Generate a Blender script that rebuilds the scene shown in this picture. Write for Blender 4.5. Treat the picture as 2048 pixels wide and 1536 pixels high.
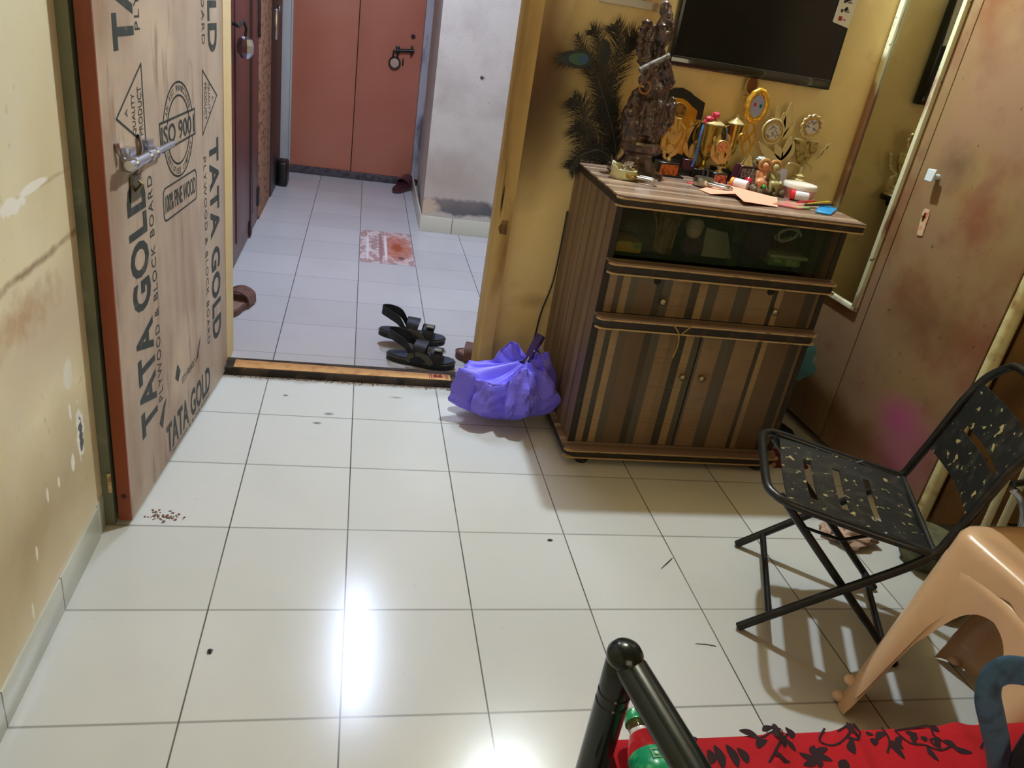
import bpy, bmesh, math, random
from mathutils import Vector, Matrix, noise
C = bpy.context.scene.collection
S = bpy.context.scene
PI = math.pi
for o in list(bpy.data.objects): bpy.data.objects.remove(o)

# ---------------------------------------------------------------- camera, light, exposure
cd = bpy.data.cameras.new('camera'); cam = bpy.data.objects.new('camera', cd); C.objects.link(cam)
cd.sensor_width = 36; cd.lens = 1530.87/2048*36; cd.clip_start = .02
cam.matrix_world = Matrix(((0.9753, -0.06107, -0.21226, 0.270), (-0.16226, 0.45393, -0.87614, -2.585), (0.14986, 0.88894, 0.43281, 1.296), (0, 0, 0, 1)))
S.camera = cam
S.view_settings.view_transform = 'Standard'; S.view_settings.look = 'None'
S.view_settings.exposure = 0.42; S.view_settings.gamma = 1; S.view_settings.use_curve_mapping = False
W = bpy.data.worlds.new('world'); S.world = W; W.use_nodes = True
W.node_tree.nodes['Background'].inputs[0].default_value = (.6, .65, .8, 1); W.node_tree.nodes['Background'].inputs[1].default_value = .02
def lamp(name, loc, power, col, r=.05):
    l = bpy.data.lights.new(name, 'POINT'); l.energy = power; l.color = col; l.shadow_soft_size = r
    o = bpy.data.objects.new(name, l); o.location = loc; C.objects.link(o); return o
lamp('room_bulb_light', (1.212, .0, 2.45), 114, (.75, .90, 1.0), .03)
fl = bpy.data.lights.new('added_rear_fill', 'AREA'); fl.shape = 'RECTANGLE'; fl.size = 1.3; fl.size_y = 1.5; fl.energy = 14; fl.color = (.96, .84, .56)  # added fill behind the camera to brighten walls and cabinet front, no real lamp
fo = bpy.data.objects.new('added_rear_fill', fl); fo.location = (1.0, -4.08, 1.55); fo.rotation_euler = (PI/2, 0, 0); C.objects.link(fo)
al = bpy.data.lights.new('corridor_tube_light', 'AREA'); al.shape = 'RECTANGLE'; al.size = .07; al.size_y = 1.0; al.energy = 31; al.color = (.64, .75, 1.0)
ao = bpy.data.objects.new('corridor_tube_light', al); ao.location = (.43, 1.12, 2.5); C.objects.link(ao)

# ---------------------------------------------------------------- materials
def lin(c): return tuple((x/255/12.92 if x/255 <= .04045 else ((x/255+.055)/1.055)**2.4) for x in c)+(1,)
def M(name, col, rough=.5, metal=0, var=(), blobs=(), bump=None, trans=0, ior=1.45, alpha=1, coat=0, emit=None, scale=(1, 1, 1), base=None, spec=None, sheen=0):
    m = bpy.data.materials.new(name); m.use_nodes = True
    nt = m.node_tree; N = nt.nodes; L = nt.links; b = N['Principled BSDF']
    b.inputs['Roughness'].default_value = rough; b.inputs['Metallic'].default_value = metal
    b.inputs['Transmission Weight'].default_value = trans; b.inputs['IOR'].default_value = ior; b.inputs['Alpha'].default_value = alpha
    b.inputs['Coat Weight'].default_value = coat; b.inputs['Sheen Weight'].default_value = sheen
    if spec is not None: b.inputs['Specular IOR Level'].default_value = spec
    if emit: b.inputs['Emission Color'].default_value = lin(emit[0]); b.inputs['Emission Strength'].default_value = emit[1]
    tc = N.new('ShaderNodeTexCoord'); co = tc.outputs['Object']
    if base: cur = base(nt, co, lin(col))
    else:
        r = N.new('ShaderNodeRGB'); r.outputs[0].default_value = lin(col); cur = r.outputs[0]
    def mix(a, colr, fac):
        x = N.new('ShaderNodeMix'); x.data_type = 'RGBA'; L.new(fac, x.inputs[0]); L.new(a, x.inputs[6]); x.inputs[7].default_value = colr; return x.outputs[2]
    def noi(sc, det=4, st=(1, 1, 1), dist=0, off=0):
        mp = N.new('ShaderNodeMapping'); mp.inputs['Scale'].default_value = st; mp.inputs['Location'].default_value = (off, off*.7, off*.3); L.new(co, mp.inputs[0])
        n = N.new('ShaderNodeTexNoise'); n.inputs['Scale'].default_value = sc; n.inputs['Detail'].default_value = det; n.inputs['Distortion'].default_value = dist
        L.new(mp.outputs[0], n.inputs['Vector']); return n
    for i, v in enumerate(var):          # (noise scale, colour, lo, hi, stretch, strength)
        sc, c2, lo, hi = v[:4]; st = v[4] if len(v) > 4 else (1, 1, 1); k = v[5] if len(v) > 5 else 1
        n = noi(sc, 5, st, 0, i*3.7)
        mr = N.new('ShaderNodeMapRange'); mr.inputs[1].default_value = lo; mr.inputs[2].default_value = hi; mr.inputs[4].default_value = k
        L.new(n.outputs[0], mr.inputs[0]); cur = mix(cur, lin(c2), mr.outputs[0])
    if blobs:
        wn = {}
        for bl in blobs:                 # (centre, radii, colour, softness, noise amount, noise scale, strength)
            c0, rr, c2, soft, na = bl[:5]; ns = bl[5] if len(bl) > 5 else 12; k = bl[6] if len(bl) > 6 else 1
            if ns not in wn:
                n = noi(ns, 4); s1 = N.new('ShaderNodeVectorMath'); s1.operation = 'SUBTRACT'; s1.inputs[1].default_value = (.5, .5, .5); L.new(n.outputs[1], s1.inputs[0]); wn[ns] = s1.outputs[0]
            a = N.new('ShaderNodeVectorMath'); a.operation = 'SUBTRACT'; a.inputs[1].default_value = c0; L.new(co, a.inputs[0])
            d = N.new('ShaderNodeVectorMath'); d.operation = 'MULTIPLY'; d.inputs[1].default_value = tuple(1/x for x in rr); L.new(a.outputs[0], d.inputs[0])
            e = N.new('ShaderNodeVectorMath'); e.operation = 'MULTIPLY_ADD'; L.new(wn[ns], e.inputs[0]); e.inputs[1].default_value = (na*2,)*3; L.new(d.outputs[0], e.inputs[2])
            f = N.new('ShaderNodeVectorMath'); f.operation = 'LENGTH'; L.new(e.outputs[0], f.inputs[0])
            mr = N.new('ShaderNodeMapRange'); mr.inputs[1].default_value = 1+soft; mr.inputs[2].default_value = max(0, 1-soft); mr.inputs[4].default_value = k
            L.new(f.outputs['Value'], mr.inputs[0]); cur = mix(cur, lin(c2), mr.outputs[0])
    L.new(cur, b.inputs['Base Color'])
    if bump:
        n = noi(bump[0], 4, bump[2] if len(bump) > 2 else (1, 1, 1)); bp = N.new('ShaderNodeBump'); bp.inputs['Strength'].default_value = bump[1]; bp.inputs['Distance'].default_value = .01
        L.new(n.outputs[0], bp.inputs['Height']); L.new(bp.outputs[0], b.inputs['Normal'])
    return m
def stripes(axis, period, stops, off=0.0):   # vertical bands of a printed laminate
    def f(nt, co, col):
        N = nt.nodes; L = nt.links
        s = N.new('ShaderNodeSeparateXYZ'); L.new(co, s.inputs[0])
        a = N.new('ShaderNodeMath'); a.operation = 'MULTIPLY_ADD'; a.inputs[1].default_value = 1/period; a.inputs[2].default_value = off; L.new(s.outputs[axis], a.inputs[0])
        fr = N.new('ShaderNodeMath'); fr.operation = 'FRACT'; L.new(a.outputs[0], fr.inputs[0])
        r = N.new('ShaderNodeValToRGB'); r.color_ramp.interpolation = 'CONSTANT'; e = r.color_ramp.elements
        e[0].position = 0; e[0].color = lin(stops[0][1]); e[1].position = 1; e[1].color = lin(stops[-1][1])
        for i, (p, c) in enumerate(stops):
            if i: x = e.new(p); x.color = lin(c)
        L.new(fr.outputs[0], r.inputs[0]); return r.outputs[0]
    return f
def tiles(size, ox, oy, gx, gy, cgx, cgy):
    def f(nt, co, col):
        N = nt.nodes; L = nt.links
        s = N.new('ShaderNodeSeparateXYZ'); L.new(co, s.inputs[0])
        cell = []
        def line(i, off, g):
            a = N.new('ShaderNodeMath'); a.operation = 'MULTIPLY_ADD'; a.inputs[1].default_value = 1/size; a.inputs[2].default_value = -off/size+100; L.new(s.outputs[i], a.inputs[0])
            fl = N.new('ShaderNodeMath'); fl.operation = 'ROUND'; L.new(a.outputs[0], fl.inputs[0])
            ce = N.new('ShaderNodeMath'); ce.operation = 'FLOOR'; L.new(a.outputs[0], ce.inputs[0]); cell.append(ce.outputs[0])
            d = N.new('ShaderNodeMath'); d.operation = 'SUBTRACT'; L.new(a.outputs[0], d.inputs[0]); L.new(fl.outputs[0], d.inputs[1])
            ab = N.new('ShaderNodeMath'); ab.operation = 'ABSOLUTE'; L.new(d.outputs[0], ab.inputs[0])
            mr = N.new('ShaderNodeMapRange'); mr.inputs[1].default_value = g*1.5/size; mr.inputs[2].default_value = g*.5/size; L.new(ab.outputs[0], mr.inputs[0]); return mr.outputs[0]
        lx = line(0, ox, gx); ly = line(1, oy, gy)
        cb = N.new('ShaderNodeCombineXYZ'); L.new(cell[0], cb.inputs[0]); L.new(cell[1], cb.inputs[1])
        wn = N.new('ShaderNodeTexWhiteNoise'); L.new(cb.outputs[0], wn.inputs[0])
        hs = N.new('ShaderNodeMapRange'); hs.inputs[3].default_value = .95; hs.inputs[4].default_value = 1.03; L.new(wn.outputs[0], hs.inputs[0])
        v = N.new('ShaderNodeVectorMath'); v.operation = 'SCALE'; v.inputs[0].default_value = col[:3]; L.new(hs.outputs[0], v.inputs['Scale'])
        cur = v.outputs[0]
        for fac, c in ((ly, cgy), (lx, cgx)):
            x = N.new('ShaderNodeMix'); x.data_type = 'RGBA'; L.new(fac, x.inputs[0]); L.new(cur, x.inputs[6]); x.inputs[7].default_value = lin(c); cur = x.outputs[2]
        return cur
    return f

# ---------------------------------------------------------------- mesh helpers
ORG = {}
class B:
    def __init__(s): s.b = bmesh.new()
    def face(s, vs):
        try: return s.b.faces.new(vs)
        except ValueError: pass
    def poly(s, pts): return s.face([s.b.verts.new(p) for p in pts])
    def box(s, x0, x1, y0, y1, z0, z1, bev=0, seg=2):
        g = bmesh.ops.create_cube(s.b, size=1)['verts']
        for v in g: v.co = Vector((x0+(v.co.x+.5)*(x1-x0), y0+(v.co.y+.5)*(y1-y0), z0+(v.co.z+.5)*(z1-z0)))
        if bev: s.bev(g, bev, seg)
        return s
    def bev(s, g, w, seg=2):
        gs = set(g); es = [e for e in s.b.edges if e.verts[0] in gs and e.verts[1] in gs]
        bmesh.ops.bevel(s.b, geom=es, offset=w, segments=seg, affect='EDGES', profile=.5)
    def prism(s, pts, d, off=(0, 0, 0), bev=0):    # pts: list of 3D points (planar), extruded by vector d
        d = Vector(d); a = [s.b.verts.new(Vector(p)+Vector(off)) for p in pts]; c = [s.b.verts.new(v.co+d) for v in a]; n = len(a)
        s.face(a); s.face(c[::-1])
        for i in range(n): s.face([a[i], c[i], c[(i+1) % n], a[(i+1) % n]])
        if bev: s.bev(a+c, bev, 1)
        return s
    def ring(s, c, x, y, rx, ry, n): return [s.b.verts.new(c+x*math.cos(2*PI*i/n)*rx+y*math.sin(2*PI*i/n)*ry) for i in range(n)]
    def skin(s, rings, cap=True, closed=False):
        n = len(rings[0])
        R = rings+[rings[0]] if closed else rings
        for a, b in zip(R, R[1:]):
            for i in range(n): s.face([a[i], a[(i+1) % n], b[(i+1) % n], b[i]])
        if cap and not closed: s.face(rings[0][::-1]); s.face(rings[-1])
    def tube(s, pts, r, n=10, closed=False, cap=True, flat=1.0, up=(0, 0, 1)):
        P = [Vector(p) for p in pts]; m = len(P); rings = []; u = Vector(up)
        for i in range(m):
            if closed: t = (P[(i+1) % m]-P[i-1])
            else: t = P[min(i+1, m-1)]-P[max(i-1, 0)]
            t = t.normalized() if t.length > 1e-9 else Vector((0, 0, 1))
            x = u-t*u.dot(t)
            if x.length < 1e-3: x = Vector((1, 0, 0))-t*t.x
            x.normalize(); y = t.cross(x); u = x
            rr = r[i] if isinstance(r, (list, tuple)) else r
            rings.append(s.ring(P[i], x, y, rr*flat, rr, n))
        s.skin(rings, cap, closed); return s
    def lathe(s, prof, c=(0, 0, 0), n=24, axis=None, ang=2*PI, sx=1, sy=1):
        c = Vector(c); R = Matrix.Identity(3) if axis is None else Vector((0, 0, 1)).rotation_difference(Vector(axis)).to_matrix()
        rings = []
        for r, z in prof: rings.append([s.b.verts.new(c+R@Vector((max(r, 1e-5)*math.cos(2*PI*i/n)*sx, max(r, 1e-5)*math.sin(2*PI*i/n)*sy, z))) for i in range(n)])
        s.skin(rings); return s
    def ell(s, c, r, rot=None, u=14, v=9):
        g = bmesh.ops.create_uvsphere(s.b, u_segments=u, v_segments=v, radius=1)['verts']
        R = rot.to_matrix() if rot else Matrix.Identity(3)
        r = r if isinstance(r, (list, tuple)) else (r, r, r)
        for p in g: p.co = Vector(c)+R@Vector((p.co.x*r[0], p.co.y*r[1], p.co.z*r[2]))
        return s
    def cap(s, a, b, ra, rb, n=10):      # capsule
        s.tube([a, b], [ra, rb], n); s.ell(a, ra, u=n, v=6); s.ell(b, rb, u=n, v=6); return s
    def grid(s, nu, nv, f, cu=False):
        V = [[s.b.verts.new(f(i/(nu-(0 if cu else 1)), j/(nv-1))) for j in range(nv)] for i in range(nu)]
        for i in range(nu if cu else nu-1):
            for j in range(nv-1): s.face([V[i][j], V[(i+1) % nu][j], V[(i+1) % nu][j+1], V[i][j+1]])
        return s
    def obj(s, name, mat, parent=None, at=None, smooth=40, mods=()):
        me = bpy.data.meshes.new(name); o = bpy.data.objects.new(name, me); C.objects.link(o)
        g = Vector(at) if at is not None else (ORG[parent] if parent else Vector((0, 0, 0)))
        ORG[o] = g
        bmesh.ops.remove_doubles(s.b, verts=s.b.verts, dist=1e-6)
        bmesh.ops.recalc_face_normals(s.b, faces=s.b.faces)
        if smooth:
            a = math.radians(smooth)
            for f in s.b.faces: f.smooth = True
            for e in s.b.edges:
                if len(e.link_faces) == 2: e.smooth = e.calc_face_angle(0) < a
        for v in s.b.verts: v.co -= g
        s.b.to_mesh(me); s.b.free()
        for m in (mat if isinstance(mat, list) else [mat]): me.materials.append(m)
        if parent: o.parent = parent; o.location = g-ORG[parent]
        else: o.location = g
        for k, kw in mods:
            md = o.modifiers.new(k.lower(), k)
            for a, b in kw.items(): setattr(md, a, b)
        return o
def tag(o, label, cat, group=None):
    o['label'] = label; o['category'] = cat
    if group: o['group'] = group
    return o
def thing(name, loc, label, cat, group=None):
    o = bpy.data.objects.new(name, None); C.objects.link(o); o.location = loc; ORG[o] = Vector(loc); o.empty_display_size = .05
    return tag(o, label, cat, group)
def structure(o): o['kind'] = 'structure'; return o
def V3(x, y, z): return Vector((x, y, z))
def lerp(a, b, t): return a+(b-a)*t
def bez(P, n=12):        # Catmull-Rom through points
    P = [Vector(p) for p in P]; out = []
    for i in range(len(P)-1):
        a = P[max(i-1, 0)]; b = P[i]; c = P[i+1]; d = P[min(i+2, len(P)-1)]
        for k in range(n):
            t = k/n; out.append(.5*((2*b)+(c-a)*t+(2*a-5*b+4*c-d)*t*t+(3*b-a-3*c+d)*t**3))
    out.append(P[-1]); return out
def letters(txt, bold=0.0, spacing=1.0):       # letter outlines as 2D polygons; returns (verts, faces)
    cu = bpy.data.curves.new('t', 'FONT'); cu.body = txt; cu.size = 1; cu.offset = bold; cu.space_character = spacing; cu.resolution_u = 3
    o = bpy.data.objects.new('t', cu); C.objects.link(o); dg = bpy.context.evaluated_depsgraph_get()
    me = o.evaluated_get(dg).to_mesh(); vs = [v.co.copy() for v in me.vertices]; fs = [tuple(p.vertices) for p in me.polygons]
    o.evaluated_get(dg).to_mesh_clear(); bpy.data.objects.remove(o); bpy.data.curves.remove(cu); return vs, fs
def put_text(B_, txt, f, w, h, bold=0.0, spacing=1.0):  # f maps (x along 0..w, y up 0..h) to 3D
    vs, fs = letters(txt, bold, spacing)
    x0 = min(v.x for v in vs); x1 = max(v.x for v in vs); y0 = min(v.y for v in vs); y1 = max(v.y for v in vs)
    n = [B_.b.verts.new(f((v.x-x0)/(x1-x0)*w, (v.y-y0)/(y1-y0)*h)) for v in vs]
    for q in fs: B_.face([n[i] for i in q])

# ---------------------------------------------------------------- palette
m_wallpaint = (232, 208, 146)
m_floor = M('floor_tile', (204, 204, 200), .19, base=tiles(.3, 0, 0, .0016, .0026, (70, 62, 54), (150, 148, 142)), var=[(3, (190, 190, 182), .45, .75, (1, 1, 1), .35), (60, (150, 140, 120), .72, .78, (1, 1, 1), .25)],
  blobs=[((.07+.02*i, -.16-.013*i*i, 0), (.008, .006, .01), (120, 120, 118), .4, .3, 60) for i in range(1)]+[((.222, -.275, 0), (.014, .008, .01), (130, 130, 126), .5, .5, 60), ((.187, -.34, 0), (.012, .007, .01), (120, 120, 116), .5, .3, 60), ((.45, -.13, 0), (.02, .006, .01), (150, 150, 146), .5, .5, 60), ((.30, -.015, 0), (.5, .03, .01), (125, 95, 70), .7, .8, 25, .8)])
m_cfloor = M('corridor_tile', (214, 214, 216), .25, base=tiles(.3, 0, .18, .0016, .002, (58, 60, 70), (172, 172, 182)), var=[(2.2, (196, 190, 190), .5, .8, (1, 1, 1), .5)])
m_left = M('left_wall_paint', (226, 212, 176), .62, bump=(40, .06), var=[(1.6, (200, 176, 134), .42, .68), (5, (214, 204, 184), .5, .75, (1, 1, 1), .5), (30, (160, 130, 90), .66, .74, (1, 1, 1), .5)],
  blobs=[((-.295, -1.07, .62), (.1, .22, .1), (205, 186, 160), .6, .4, 8), ((-.295, -1.25, .25), (.1, .35, .13), (150, 122, 78), .8, .5, 6, .7), ((-.295, -1.12, 1.2), (.1, .25, .3), (206, 202, 178), .9, .3, 6, .6),
    ((-.295, -1.12, .755), (.1, .22, .006), (120, 86, 50), .9, 1.3, 30, .8), ((-.295, -1.2, .68), (.1, .12, .03), (170, 130, 84), .8, 1.3, 30, .7), ((-.295, -1.1, .885), (.1, .2, .003), (160, 130, 90), .9, 1.2, 20, .6),
    ((-.295, -1.19, .878), (.1, .065, .014), (232, 226, 214), .12, .9, 40), ((-.295, -1.09, .89), (.1, .065, .009), (232, 226, 214), .12, .5, 22), ((-.295, -1.03, .485), (.1, .025, .032), (226, 220, 206), .15, .5, 24),
    ((-.295, -.997, .322), (.1, .022, .062), (236, 232, 224), .08, .9, 45), ((-.295, -.994, .315), (.1, .012, .045), (92, 96, 98), .1, .8, 60), ((-.295, -1.055, .285), (.1, .012, .018), (236, 232, 220), .15, .6, 40),
    ((-.295, -1.04, .4), (.1, .006, .018), (236, 232, 220), .15, .5, 40), ((-.295, -1.2, .3), (.1, .006, .015), (230, 220, 196), .15, .5, 40), ((-.295, -1.14, .29), (.1, .006, .013), (230, 220, 196), .15, .5, 40), ((-.295, -1.28, .22), (.1, .005, .018), (230, 220, 196), .15, .5, 40), ((-.295, -1.33, .12), (.1, .005, .02), (230, 220, 196), .15, .5, 40),
    ((-.295, -1.12, .09), (.1, .3, .012), (214, 200, 180), .4, .8, 20)])
m_yellow = M('yellow_wall_paint', m_wallpaint, .55, bump=(30, .05), var=[(2.5, (222, 195, 128), .45, .7), (14, (202, 176, 114), .6, .75, (1, 1, 1), .5)],
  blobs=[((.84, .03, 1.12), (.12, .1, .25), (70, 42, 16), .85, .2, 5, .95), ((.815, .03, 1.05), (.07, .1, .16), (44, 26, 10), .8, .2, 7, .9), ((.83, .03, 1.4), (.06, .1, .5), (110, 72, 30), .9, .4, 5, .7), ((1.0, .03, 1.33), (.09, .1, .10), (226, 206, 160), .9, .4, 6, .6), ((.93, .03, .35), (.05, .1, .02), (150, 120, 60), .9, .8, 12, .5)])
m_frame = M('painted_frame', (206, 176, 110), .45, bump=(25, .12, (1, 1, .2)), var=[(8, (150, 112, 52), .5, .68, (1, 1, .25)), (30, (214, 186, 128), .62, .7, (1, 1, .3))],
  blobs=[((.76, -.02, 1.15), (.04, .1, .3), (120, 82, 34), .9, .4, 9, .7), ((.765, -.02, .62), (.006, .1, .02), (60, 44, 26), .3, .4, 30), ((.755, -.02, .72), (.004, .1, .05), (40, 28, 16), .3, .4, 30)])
m_green = M('dull_green_paint', (112, 114, 92), .6, bump=(20, .08), var=[(6, (70, 80, 74), .45, .7), (18, (130, 134, 120), .66, .74)])
m_cwall = M('corridor_wall_paint', (216, 208, 200), .75, bump=(120, .25), var=[(5, (196, 186, 178), .45, .75), (50, (140, 132, 128), .68, .76, (1, 1, 1), .6)],
  blobs=[((.9, 2.1, .17), (.35, .2, .05), (104, 104, 108), .2, .7, 16), ((.70, 2.1, .16), (.06, .2, .055), (222, 200, 176), .25, .7, 20), ((.82, 2.1, .32), (.22, .2, .12), (186, 168, 156), .8, .6, 10, .7), ((.93, 2.08, .93), (.012, .2, .01), (70, 66, 66), .4, .9, 60)])
m_room = M('room_paint', (160, 132, 70), .8, var=[(2, (130, 104, 60), .4, .7)])
m_ceil = M('ceiling_white', (226, 222, 205), .8, var=[(2, (214, 206, 186), .4, .7)])
m_skirt = M('skirting_tile', (192, 192, 176), .25, base=tiles(.3, 0, 0, .0001, .0022, (90, 84, 70), (96, 90, 76)), var=[(4, (176, 174, 156), .5, .75)])
m_skirtc = M('corridor_skirting_tile', (226, 224, 208), .3, base=tiles(.3, .255, 50, .0022, .0001, (110, 100, 86), (110, 100, 86)))
m_dark = M('black_iron', (22, 24, 24), .38, var=[(20, (46, 44, 38), .6, .7)], spec=.6)
m_steel = M('bright_steel', (200, 202, 210), .22, 1)
m_brass = M('dull_brass', (170, 140, 80), .35, 1)

# ================================================================= SETTING
structure(B().box(-.40, 3.3, -4.2, .03, -.06, 0).obj('floor', m_floor))
structure(B().box(-.60, 2.2, .03, 3.6, -.06, 0).obj('floor', m_cfloor))
structure(B().box(-.40, 3.3, -4.2, .18, 2.7, 2.8).obj('ceiling', m_room))
structure(B().box(-.60, 2.2, .18, 3.6, 2.62, 2.72).obj('ceiling', m_ceil))
structure(B().box(-.40, -.295, -4.2, -.90, 0, 2.7).obj('wall_left', m_left))
wp = structure(B().box(-.40, -.272, -.899, .03, 0, 2.7).obj('wall_left_pier', m_green))
B().box(-.280, -.2715, -.904, -.899, .10, .155, .001).obj('plaster_patch', M('bare_plaster', (206, 178, 132), .8, var=[(60, (150, 120, 80), .5, .6)]), wp)
structure(B().box(3.2, 3.3, -4.2, .03, 0, 2.7).obj('wall_right', m_room))
structure(B().box(-.40, 3.3, -4.2, -4.1, 0, 2.7).obj('wall_rear', m_room))
# wall with the doorway
b = B(); b.box(.795, 3.3, .03, .18, 0, 2.7); b.box(-.40, -.15, .03, .18, 0, 2.7); b.box(-.15, .795, .03, .18, 2.06, 2.7)
structure(b.obj('wall_front', m_yellow))
# door frame around the doorway
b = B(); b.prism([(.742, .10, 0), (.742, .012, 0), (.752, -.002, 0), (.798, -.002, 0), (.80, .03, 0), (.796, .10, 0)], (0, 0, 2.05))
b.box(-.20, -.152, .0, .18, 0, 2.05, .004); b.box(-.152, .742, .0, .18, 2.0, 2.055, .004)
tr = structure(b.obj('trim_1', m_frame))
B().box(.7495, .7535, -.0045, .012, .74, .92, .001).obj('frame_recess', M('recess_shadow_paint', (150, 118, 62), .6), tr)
b = B().box(.765, .785, -.006, 0, .60, .65, .001); b.box(.756, .770, -.0065, 0, .615, .628); b.obj('latch_plate', M('worn_plate', (120, 92, 56), .5, .6), tr)
B().box(.796, .80, .10, .18, 0, 2.0).obj('reveal', m_cwall, tr)
# threshold
m_thr = M('threshold_wood', (74, 62, 50), .7, var=[(18, (40, 32, 26), .45, .6), (60, (130, 90, 60), .66, .72)])
th = structure(B().box(-.16, .76, -.03, .055, 0, .03, .003).obj('trim_2', m_thr))
st = B().prism([(-.12, .035, .0305), (.655, .018, .0305), (.655, -.028, .0305), (-.12, -.026, .0305)], (0, 0, .0012)).obj('doorstep_sticker', M('festive_sticker', (206, 156, 96), .5, var=[(25, (180, 120, 70), .5, .7)], blobs=[((x, .003, .031), (.028 if i % 2 else .018, .012, .01), (150, 46, 36), .25, .5, 60) for i, x in enumerate((-.07, .02, .08, .14, .21, .28, .35, .43, .50, .61))]), at=(.25, 0, .03))
tag(st, 'long orange festive sticker with red motifs stuck along the wooden doorstep', 'sticker')
b = B()
for x in (.575, .582, .636, .643): b.box(x, x+.003, -.022, .024, .0317, .0321)
for x in (.60, .618): b.poly([(x-.012, -.012, .0322), (x+.008, -.012, .0322), (x+.004, .016, .0322), (x-.006, .016, .0322)])
b.obj('printed_motif', M('motif_red', (140, 24, 24), .5), st)
# skirting boards
structure(B().box(-.296, -.2905, -4.1, -.95, 0, .088, .001).obj('baseboard_left', m_skirt))
structure(B().box(-.297, -.2925, -.95, -.90, 0, .095, .001).obj('baseboard_left_return', m_skirt))
structure(B().box(3.192, 3.2, -4.1, .02, 0, .09).obj('baseboard_right', m_skirt))
structure(B().box(1.8, 3.2, .022, .03, 0, .09).obj('baseboard_front', m_skirtc))
# corridor walls
structure(B().box(-.45, -.30, .18, 3.45, 0, 2.62).obj('wall_corridor_left', M('corridor_left_paint', (150, 130, 110), .7, var=[(4, (120, 100, 84), .4, .7)])))
structure(B().prism([(.665, 2.1, 0), (2.2, 2.1, 0), (2.2, 3.45, 0), (.712, 3.45, 0)], (0, 0, 2.62)).obj('wall_corridor_right', m_cwall))
structure(B().box(-.45, .80, 3.40, 3.5, 0, 2.62).obj('wall_corridor_end', m_cwall))
structure(B().box(2.1, 2.2, .18, 2.1, 0, 2.62).obj('wall_corridor_side', m_cwall))
structure(B().box(.657, 2.1, 2.092, 2.1, 0, .098, .001).obj('baseboard_corridor', m_skirtc))
structure(B().box(.657, .665, 2.1, 3.3, 0, .10, .001).obj('baseboard_corridor_side', m_skirtc))
b = B()
pat = M('patterned_tile', (226, 208, 206), .35, var=[(12, (190, 158, 156), .45, .5, (1.6, .8, 1)), (30, (236, 226, 226), .55, .6)], blobs=[((.51, 1.69, 0), (.085, .24, .1), (206, 120, 96), .25, .6, 34, .8), ((.51, 1.69, 0), (.03, .08, .1), (180, 92, 60), .3, .7, 50), ((.53, 1.50, 0), (.02, .03, .1), (60, 60, 66), .2, .8, 50, .7), ((.345, 1.69, 0), (.006, .26, .1), (244, 238, 240), .2, .3, 30), ((.445, 1.69, 0), (.008, .27, .1), (244, 238, 240), .2, .5, 30), ((.418, 1.69, 0), (.012, .27, .1), (172, 136, 136), .2, .4, 30)])
pt = B().box(.304, .597, 1.385, 1.995, -.002, .0006).obj('patterned_floor_tile', pat); structure(pt); pt['label'] = 'decorative floor tile with brown bands and an orange rosette in the corridor'

# ================================================================= DOOR 1 (open plywood door)
HX, HY = -.146, 0.0; EX, EY = -.234, -.895
ang = math.atan2(HY-EY, HX-EX); DU = V3(math.cos(ang), math.sin(ang), 0); DN = V3(math.sin(ang), -math.cos(ang), 0); DE = V3(EX, EY, 0)
def DP(u, z, off=0.0): return DE+DU*u+DN*off+V3(0, 0, z)
m_ply = M('plywood_face', (168, 148, 130), .55, bump=(60, .05, (1, 1, .1)), var=[(10, (146, 118, 96), .45, .7, (1, 1, .12)), (3, (188, 166, 144), .5, .7), (30, (120, 92, 72), .6, .72, (1, 1, .15), .6), (9, (112, 84, 66), .68, .8, (1, 1, .6), .7)])
m_ink = M('stencil_ink', (44, 50, 46), .6, var=[(40, (84, 78, 66), .55, .75)])
m_orange = M('orange_lacquer', (138, 66, 32), .35, var=[(10, (122, 54, 26), .45, .7, (1, 1, .2)), (2, (98, 44, 26), .6, .8)])
d1 = bpy.data.objects.new('door_1', None); C.objects.link(d1); d1.location = DP(.895, .012); ORG[d1] = DP(.895, .012); d1['kind'] = 'structure'; d1['label'] = 'open plywood door with black stencilled lettering and an orange edge'
b = B(); b.prism([DP(.004, .012), DP(.895, .012), DP(.895, .012, -.028), DP(.004, .012, -.028)], (0, 0, 1.975)); b.obj('plywood_panel', m_ply, d1)
b = B(); b.prism([DP(.004, .012, .001), DP(.004, .012, -.030), DP(-.002, .012, -.030), DP(-.002, .012, .001)], (0, 0, 1.975)); e = b.obj('edge_strip', m_orange, d1); e['label'] = 'orange lacquered door edge'
b = B(); b.lathe([(0, 0), (.007, 0), (.007, .0006), (0, .0006)], DP(-.002, .085, -.014), 12, axis=-DU); b.obj('knot', M('knot_brown', (70, 26, 14), .5), e)
ink = .0006
b = B()
def up(u0, z0): return lambda x, y: DP(u0-y, z0+x, ink)        # reads upwards
def dn(u0, z0): return lambda x, y: DP(u0+y, z0-x, ink)        # reads downwards
def hz(u0, z0, sl=0.0): return lambda x, y: DP(u0+x, z0+y+sl*x, ink)
put_text(b, 'TATA GOLD', up(.218, .185), .65, .115, .035, 1.08)
put_text(b, 'TATA GOLD', up(.205, 1.105), .65, .115, .035, 1.08)
put_text(b, 'PLYWOOD & BLOCK BOARD', up(.262, .225), .60, .030, .004, 1.2)
put_text(b, 'PLYWOOD & BLOCK BOARD', up(.240, 1.14), .60, .030, .004, 1.2)
put_text(b, 'TATA GOLD', dn(.735, .825), .645, .098, .035, 1.08)
put_text(b, 'TATA GOLD', dn(.745, 1.71), .645, .09, .035, 1.08)
put_text(b, 'PLYWOOD & BLOCK BOARD', dn(.676, .79), .59, .026, .0, 1.2)
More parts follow.
